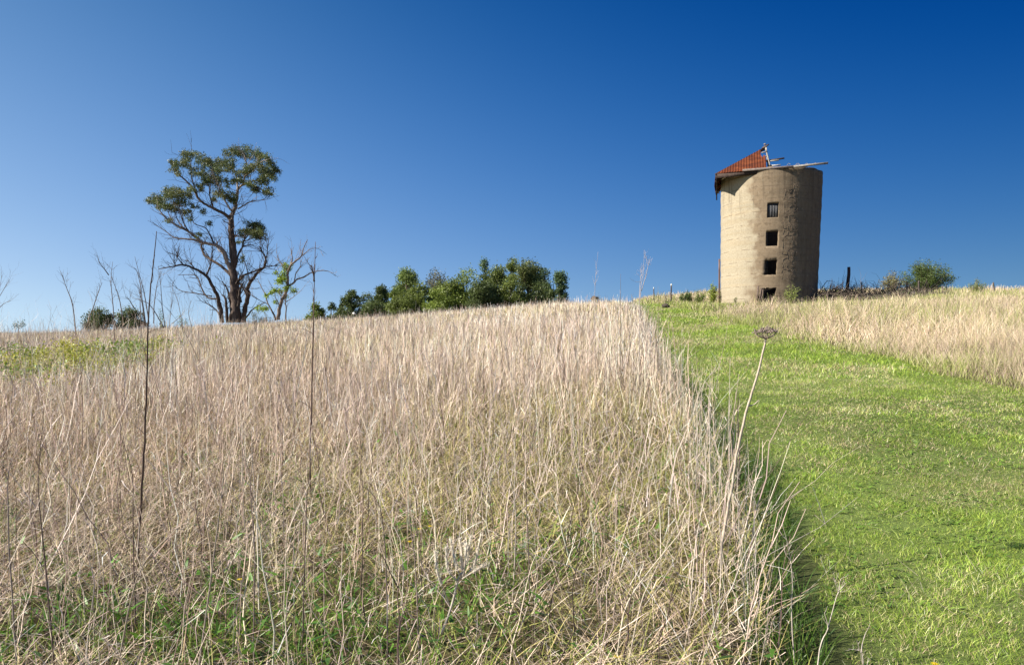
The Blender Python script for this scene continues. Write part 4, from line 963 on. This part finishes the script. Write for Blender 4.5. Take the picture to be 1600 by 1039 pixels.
# crazed strip with old ladder scars
vor = N('ShaderNodeTexVoronoi', feature='DISTANCE_TO_EDGE'); vor.inputs['Scale'].default_value = 4.2; mpv = N('ShaderNodeMapping'); mpv.inputs['Scale'].default_value = (1, 1.3, 1)
Lk(cyl.outputs[0], mpv.inputs[0]); Lk(mpv.outputs[0], vor.inputs['Vector'])
crk = rng_(vor.outputs['Distance'], .07, .02)
strip = math_('MULTIPLY', rng_(ang, .20, .25), rng_(ang, .60, .54)); strip = math_('MULTIPLY', strip, rng_(sp.outputs['Z'], 1.2, 1.7))
strip = math_('MULTIPLY', strip, rng_(sp.outputs['Z'], 7.3, 6.8))
base_c = mix(math_('MULTIPLY', math_('MULTIPLY', crk, strip), .30), base_c, (.05, .038, .028))
base_c = mix(math_('MULTIPLY', rng_(ang, .52, .8), .35), base_c, (.13, .09, .06))  # side turned away from the sun, its shade mixed into the wall colour
# pale new lip & damp foot
base_c = mix(math_('MULTIPLY', rng_(math_('ADD', sp.outputs['Z'], math_('MULTIPLY', big, .8)), .95, .5), .5), base_c, (.26, .21, .13))
Lk(base_c, b.inputs['Base Color']); b.inputs['Roughness'].default_value = .95; b.inputs['Specular IOR Level'].default_value = .12
bp = N('ShaderNodeBump'); bp.inputs['Strength'].default_value = .35; bp.inputs['Distance'].default_value = .03
Lk(math_('ADD', fine, math_('MULTIPLY', band, .7)), bp.inputs['Height']); Lk(bp.outputs[0], b.inputs['Normal'])
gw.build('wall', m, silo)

# thin ladder scars standing slightly proud (dead creeper stems stuck to the wall)
def wp(a_, z, off=.015): r_ = Rz(z) + off; return np.array([math.sin(a_) * r_ + lean(z), -math.cos(a_) * r_, z])
g = Geo()
for a0 in (.27, .36, .45, .54):
    z = 1.3 + rng.uniform(0, .3)
    while z < 7.1:
        L = rng.uniform(.12, .38); q = rng.random()
        if q < .62: tube(g, [wp(a0 + rng.normal(0, .008), z, .006), wp(a0 + rng.normal(0, .012), z + L, .006)], .010, .007, (.15, .115, .085), sides=4, sm=0)
        if q > .25: tube(g, [wp(a0, z, .006), wp(a0 + rng.uniform(.06, .10) * (1 if a0 < .5 else -1), z + rng.choice([0, 0, .2, -.2]) + rng.normal(0, .03), .006)], .010, .006, (.14, .105, .08), sides=4, sm=0)
        z += L * rng.uniform(.8, 1.3)
g.build('dead_creeper', M_bark, silo)

# shutter boards inside the top opening
g = Geo(); a0, a1, z0, z1_ = wins[0]
for k in range(4):
    am = a0 + (a1 - a0) * (k + .5) / 4 * .98; r_ = Rz(z0) - .09
    box(g, (math.sin(am) * r_ + lean(z0), -math.cos(am) * r_, (z0 + z1_) / 2 - .03), ((a1 - a0) * r_ / 4 - .012, .025, z1_ - z0 - .07), np.array((.06, .06, .062)) * rng.uniform(.8, 1.2), Matrix.Rotation(am, 3, 'Z'))
tag(g.build('shutter', M_wood, silo), 'closed grey board shutter in the topmost opening')
# timbers leaning at the doorway
for (x0, y0, x1, y1) in [(1183, 469, 1184.5, 447), (1186.5, 469, 1189.5, 450), (1190, 471, 1192, 452), (1187, 470, 1193, 457)]:
    g = Geo(); p = loc(x0, y0 + 1.5, -3.15); q = loc(x1, y1, -3.05); beam(g, p, q, .09, .045, (.13, .095, .075))
    g.build('leaning_board', M_wood, silo)
g = Geo()
a0, a1, z0, z1_ = wins[3]
for k in range(26):
    p = np.array([math.sin((a0 + a1) / 2) * 2.6 + rng.normal(0, .25), -2.75 + rng.normal(0, .15), z0 + rng.uniform(0, .2)])
    grow(g, p, rng.normal(0, 1, 3) + np.array([0, 0, .9]), rng.uniform(.3, .8), .014, (.07, .055, .045), 1, 2, .6, .02, 4)
g.build('brush_in_doorway', M_twig, silo)
# pipe on the left side
g = Geo(); p = loc(1121.2, 442, 0.0); q = loc(1121.5, 405, 0.0)
p[0] = -Rz(p[2]) + lean(p[2]) - .085; q[0] = -Rz(q[2]) + lean(q[2]) - .085
tube(g, [np.array([p[0], p[1], .1]), p, q], .06, .06, (.12, .07, .06), sides=8, sm=2); g.build('downpipe', M_metal, silo, smooth=True)

# roof remnant ------------------------------------------------------------
m, t, b = mat_new('rusted_corrugated_iron'); M_rust = m
N = lambda ty, **k: (lambda n: ([setattr(n, a_, v) for a_, v in k.items()], n)[1])(t.nodes.new(ty)); Lk = t.links.new
tc = N('ShaderNodeTexCoord'); n1 = N('ShaderNodeTexNoise'); n1.inputs['Scale'].default_value = 1.6; n1.inputs['Detail'].default_value = 8; n1.inputs['Roughness'].default_value = .7
Lk(tc.outputs['Object'], n1.inputs['Vector']); cr = N('ShaderNodeValToRGB'); Lk(n1.outputs['Fac'], cr.inputs[0])
cr.color_ramp.elements[0].position = .35; cr.color_ramp.elements[0].color = (.045, .015, .008, 1)
cr.color_ramp.elements[1].position = .68; cr.color_ramp.elements[1].color = (.18, .052, .015, 1)
e_ = cr.color_ramp.elements.new(.5); e_.color = (.11, .026, .008, 1)
Lk(cr.outputs[0], b.inputs['Base Color']); b.inputs['Roughness'].default_value = .8; b.inputs['Specular IOR Level'].default_value = .2

A = loc(1118.0, 271.5, -2.95)                       # front left eave corner
Pk = loc(1196.0, 229.5, 0.0)                        # peak
Bm = loc(1198.0, 263.0, -3.0)                       # eave below the broken edge
BL = loc(1118.5, 305.0, 3.1)                        # back left eave corner
roof = bpy.data.objects.new('roof', None); C.objects.link(roof); roof.parent = silo
def sheet(A_, B_, P_, uend, name, col=None, npitch=.16, apex=1.0):
    """corrugated sheet on the plane A,B (eave) towards peak; covers from the hip A-P up to fraction of the eave"""
    g = Geo(); e = B_ - A_; L = np.linalg.norm(e); eu = e / L; n_ = nrm(np.cross(e, P_ - A_)); up = nrm(np.cross(n_, eu))
    pu, pv = (P_ - A_) @ eu, (P_ - A_) @ up
    us = np.arange(0.02, uend, .02); rows = []
    for u in us:
        f = u / L; pa = A_ + eu * u
        if apex >= 1: q = A_ + (P_ - A_) * f; q = pa + (q - pa) * (1 if f < .9 else .60 + .05 * math.sin(u * 40))
        else: q = A_ + (P_ - A_) * (f / apex) if f < apex else B_ + (P_ - B_) * ((1 - f) / (1 - apex))
        rows.append([(pa + (q - pa) * s + n_ * (.015 * math.sin(u * 2 * math.pi / npitch))) for s in np.linspace(-.03, 1, 7)])
    V = np.array(rows); k, r_ = V.shape[:2]; idx = np.arange(k * r_).reshape(k, r_)
    Qf = np.stack([idx[:-1, :-1], idx[1:, :-1], idx[1:, 1:], idx[:-1, 1:]], -1).reshape(-1, 4)
    V2 = V - n_ * .012
    g.add(np.concatenate([V.reshape(-1, 3), V2.reshape(-1, 3)]), np.concatenate([Qf, Qf[:, ::-1] + k * r_]), (.4, .1, .03))
    return g.build(name, M_rust, roof)
e = Bm - A
sheet(A, Bm, Pk, np.linalg.norm(e), 'corrugated_sheet')
# left slope, seen from below at the silo's left shoulder
sheet(BL, A, Pk, np.linalg.norm(A - BL), 'corrugated_sheet', apex=.5)
DKW = (.06, .042, .035); GYW = (.26, .23, .20)
def rb(name, p, q, w_, h_, col, roll=0):
    g = Geo(); beam(g, p, q, w_, h_, col, roll); g.build(name, M_wood, roof)
dz = np.array([0, 0, 1.])
rb('eave_plate', A - dz * .16 + np.array([.0, .05, 0]), Bm - dz * .16 + np.array([0, .05, 0]), .08, .26, DKW)
rb('eave_plate', A - dz * .2 + np.array([.06, 0, 0]), BL - dz * .2 + np.array([.06, 0, 0]), .08, .34, DKW)
rb('hip_rafter', A - dz * .08, Pk - dz * .12, .06, .16, DKW)
rb('eave_beam', loc(1160, 266.5, -3.05), loc(1262, 259, -3.05), .10, .13, (.16, .13, .115))
rb('eave_beam', loc(1240, 260.5, -3.1), loc(1294, 255, -3.25), .09, .11, (.22, .20, .18))
rb('king_post', loc(1200.5, 262, -.9), loc(1197.0, 231, -.2), .07, .07, (.36, .33, .29))
rb('rafter', Pk - dz * .1, loc(1203, 259, -2.2), .07, .10, GYW)
rb('batten', loc(1197, 252, -1.2), loc(1225.5, 247.4, -1.4), .07, .09, DKW)
rb('batten', loc(1198, 252.8, -1.5), loc(1217, 250.5, -1.7), .06, .07, (.30, .28, .25))
rb('batten', loc(1200, 259.5, -2.0), loc(1219.5, 258.2, -2.2), .06, .08, (.42, .39, .35))
rb('batten', loc(1190, 239, -.7), loc(1199, 237, -.6), .06, .07, GYW)
rb('batten', loc(1196, 244.5, -1.0), loc(1200.5, 244, -.9), .06, .07, GYW)
g = Geo(); q = loc(1193.5, 231, -.1); beam(g, q, loc(1198.5, 226.8, .1), .35, .06, (.09, .07, .06)); g.build('ridge_cap', M_wood, roof)
g = Geo(); rock(g, loc(1194.8, 225.6, 0), (.08, .06, .05), (.2, .18, .16)); g.build('finial', M_stone, roof)
for s in (.25, .5, .75):       # ceiling joists running back under the left slope
    p = A + (BL - A) * s; rb('rafter', p - dz * .14, Pk * .75 + p * .25 - dz * .25, .06, .10, DKW)
rb('strut', loc(1127, 281, -2.4), loc(1141, 272.5, -2.9), .05, .05, (.45, .42, .38))
rb('strut', loc(1119.5, 296, 1.5), loc(1124, 303, 1.6), .05, .05, (.5, .45, .4))
for px0, py0, px1, py1, r_ in [(1230, 258.6, 1235, 256.4, .035), (1243, 258.6, 1250, 256.6, .04), (1258, 258.2, 1263, 256.4, .04), (1272, 257.2, 1276, 255.6, .03)]:
    g = Geo(); tube(g, [loc(px0, py0, -3.05), loc((px0 + px1) / 2, py1 - .8, -3.0), loc(px1, py1 + 1, -3.05)], r_ * .5, r_ * .3, (.22, .2, .17), sides=5); g.build('loose_scrap', M_metal, roof)
print('verts', sum(len(o.data.vertices) for o in bpy.data.objects if o.type == 'MESH'))
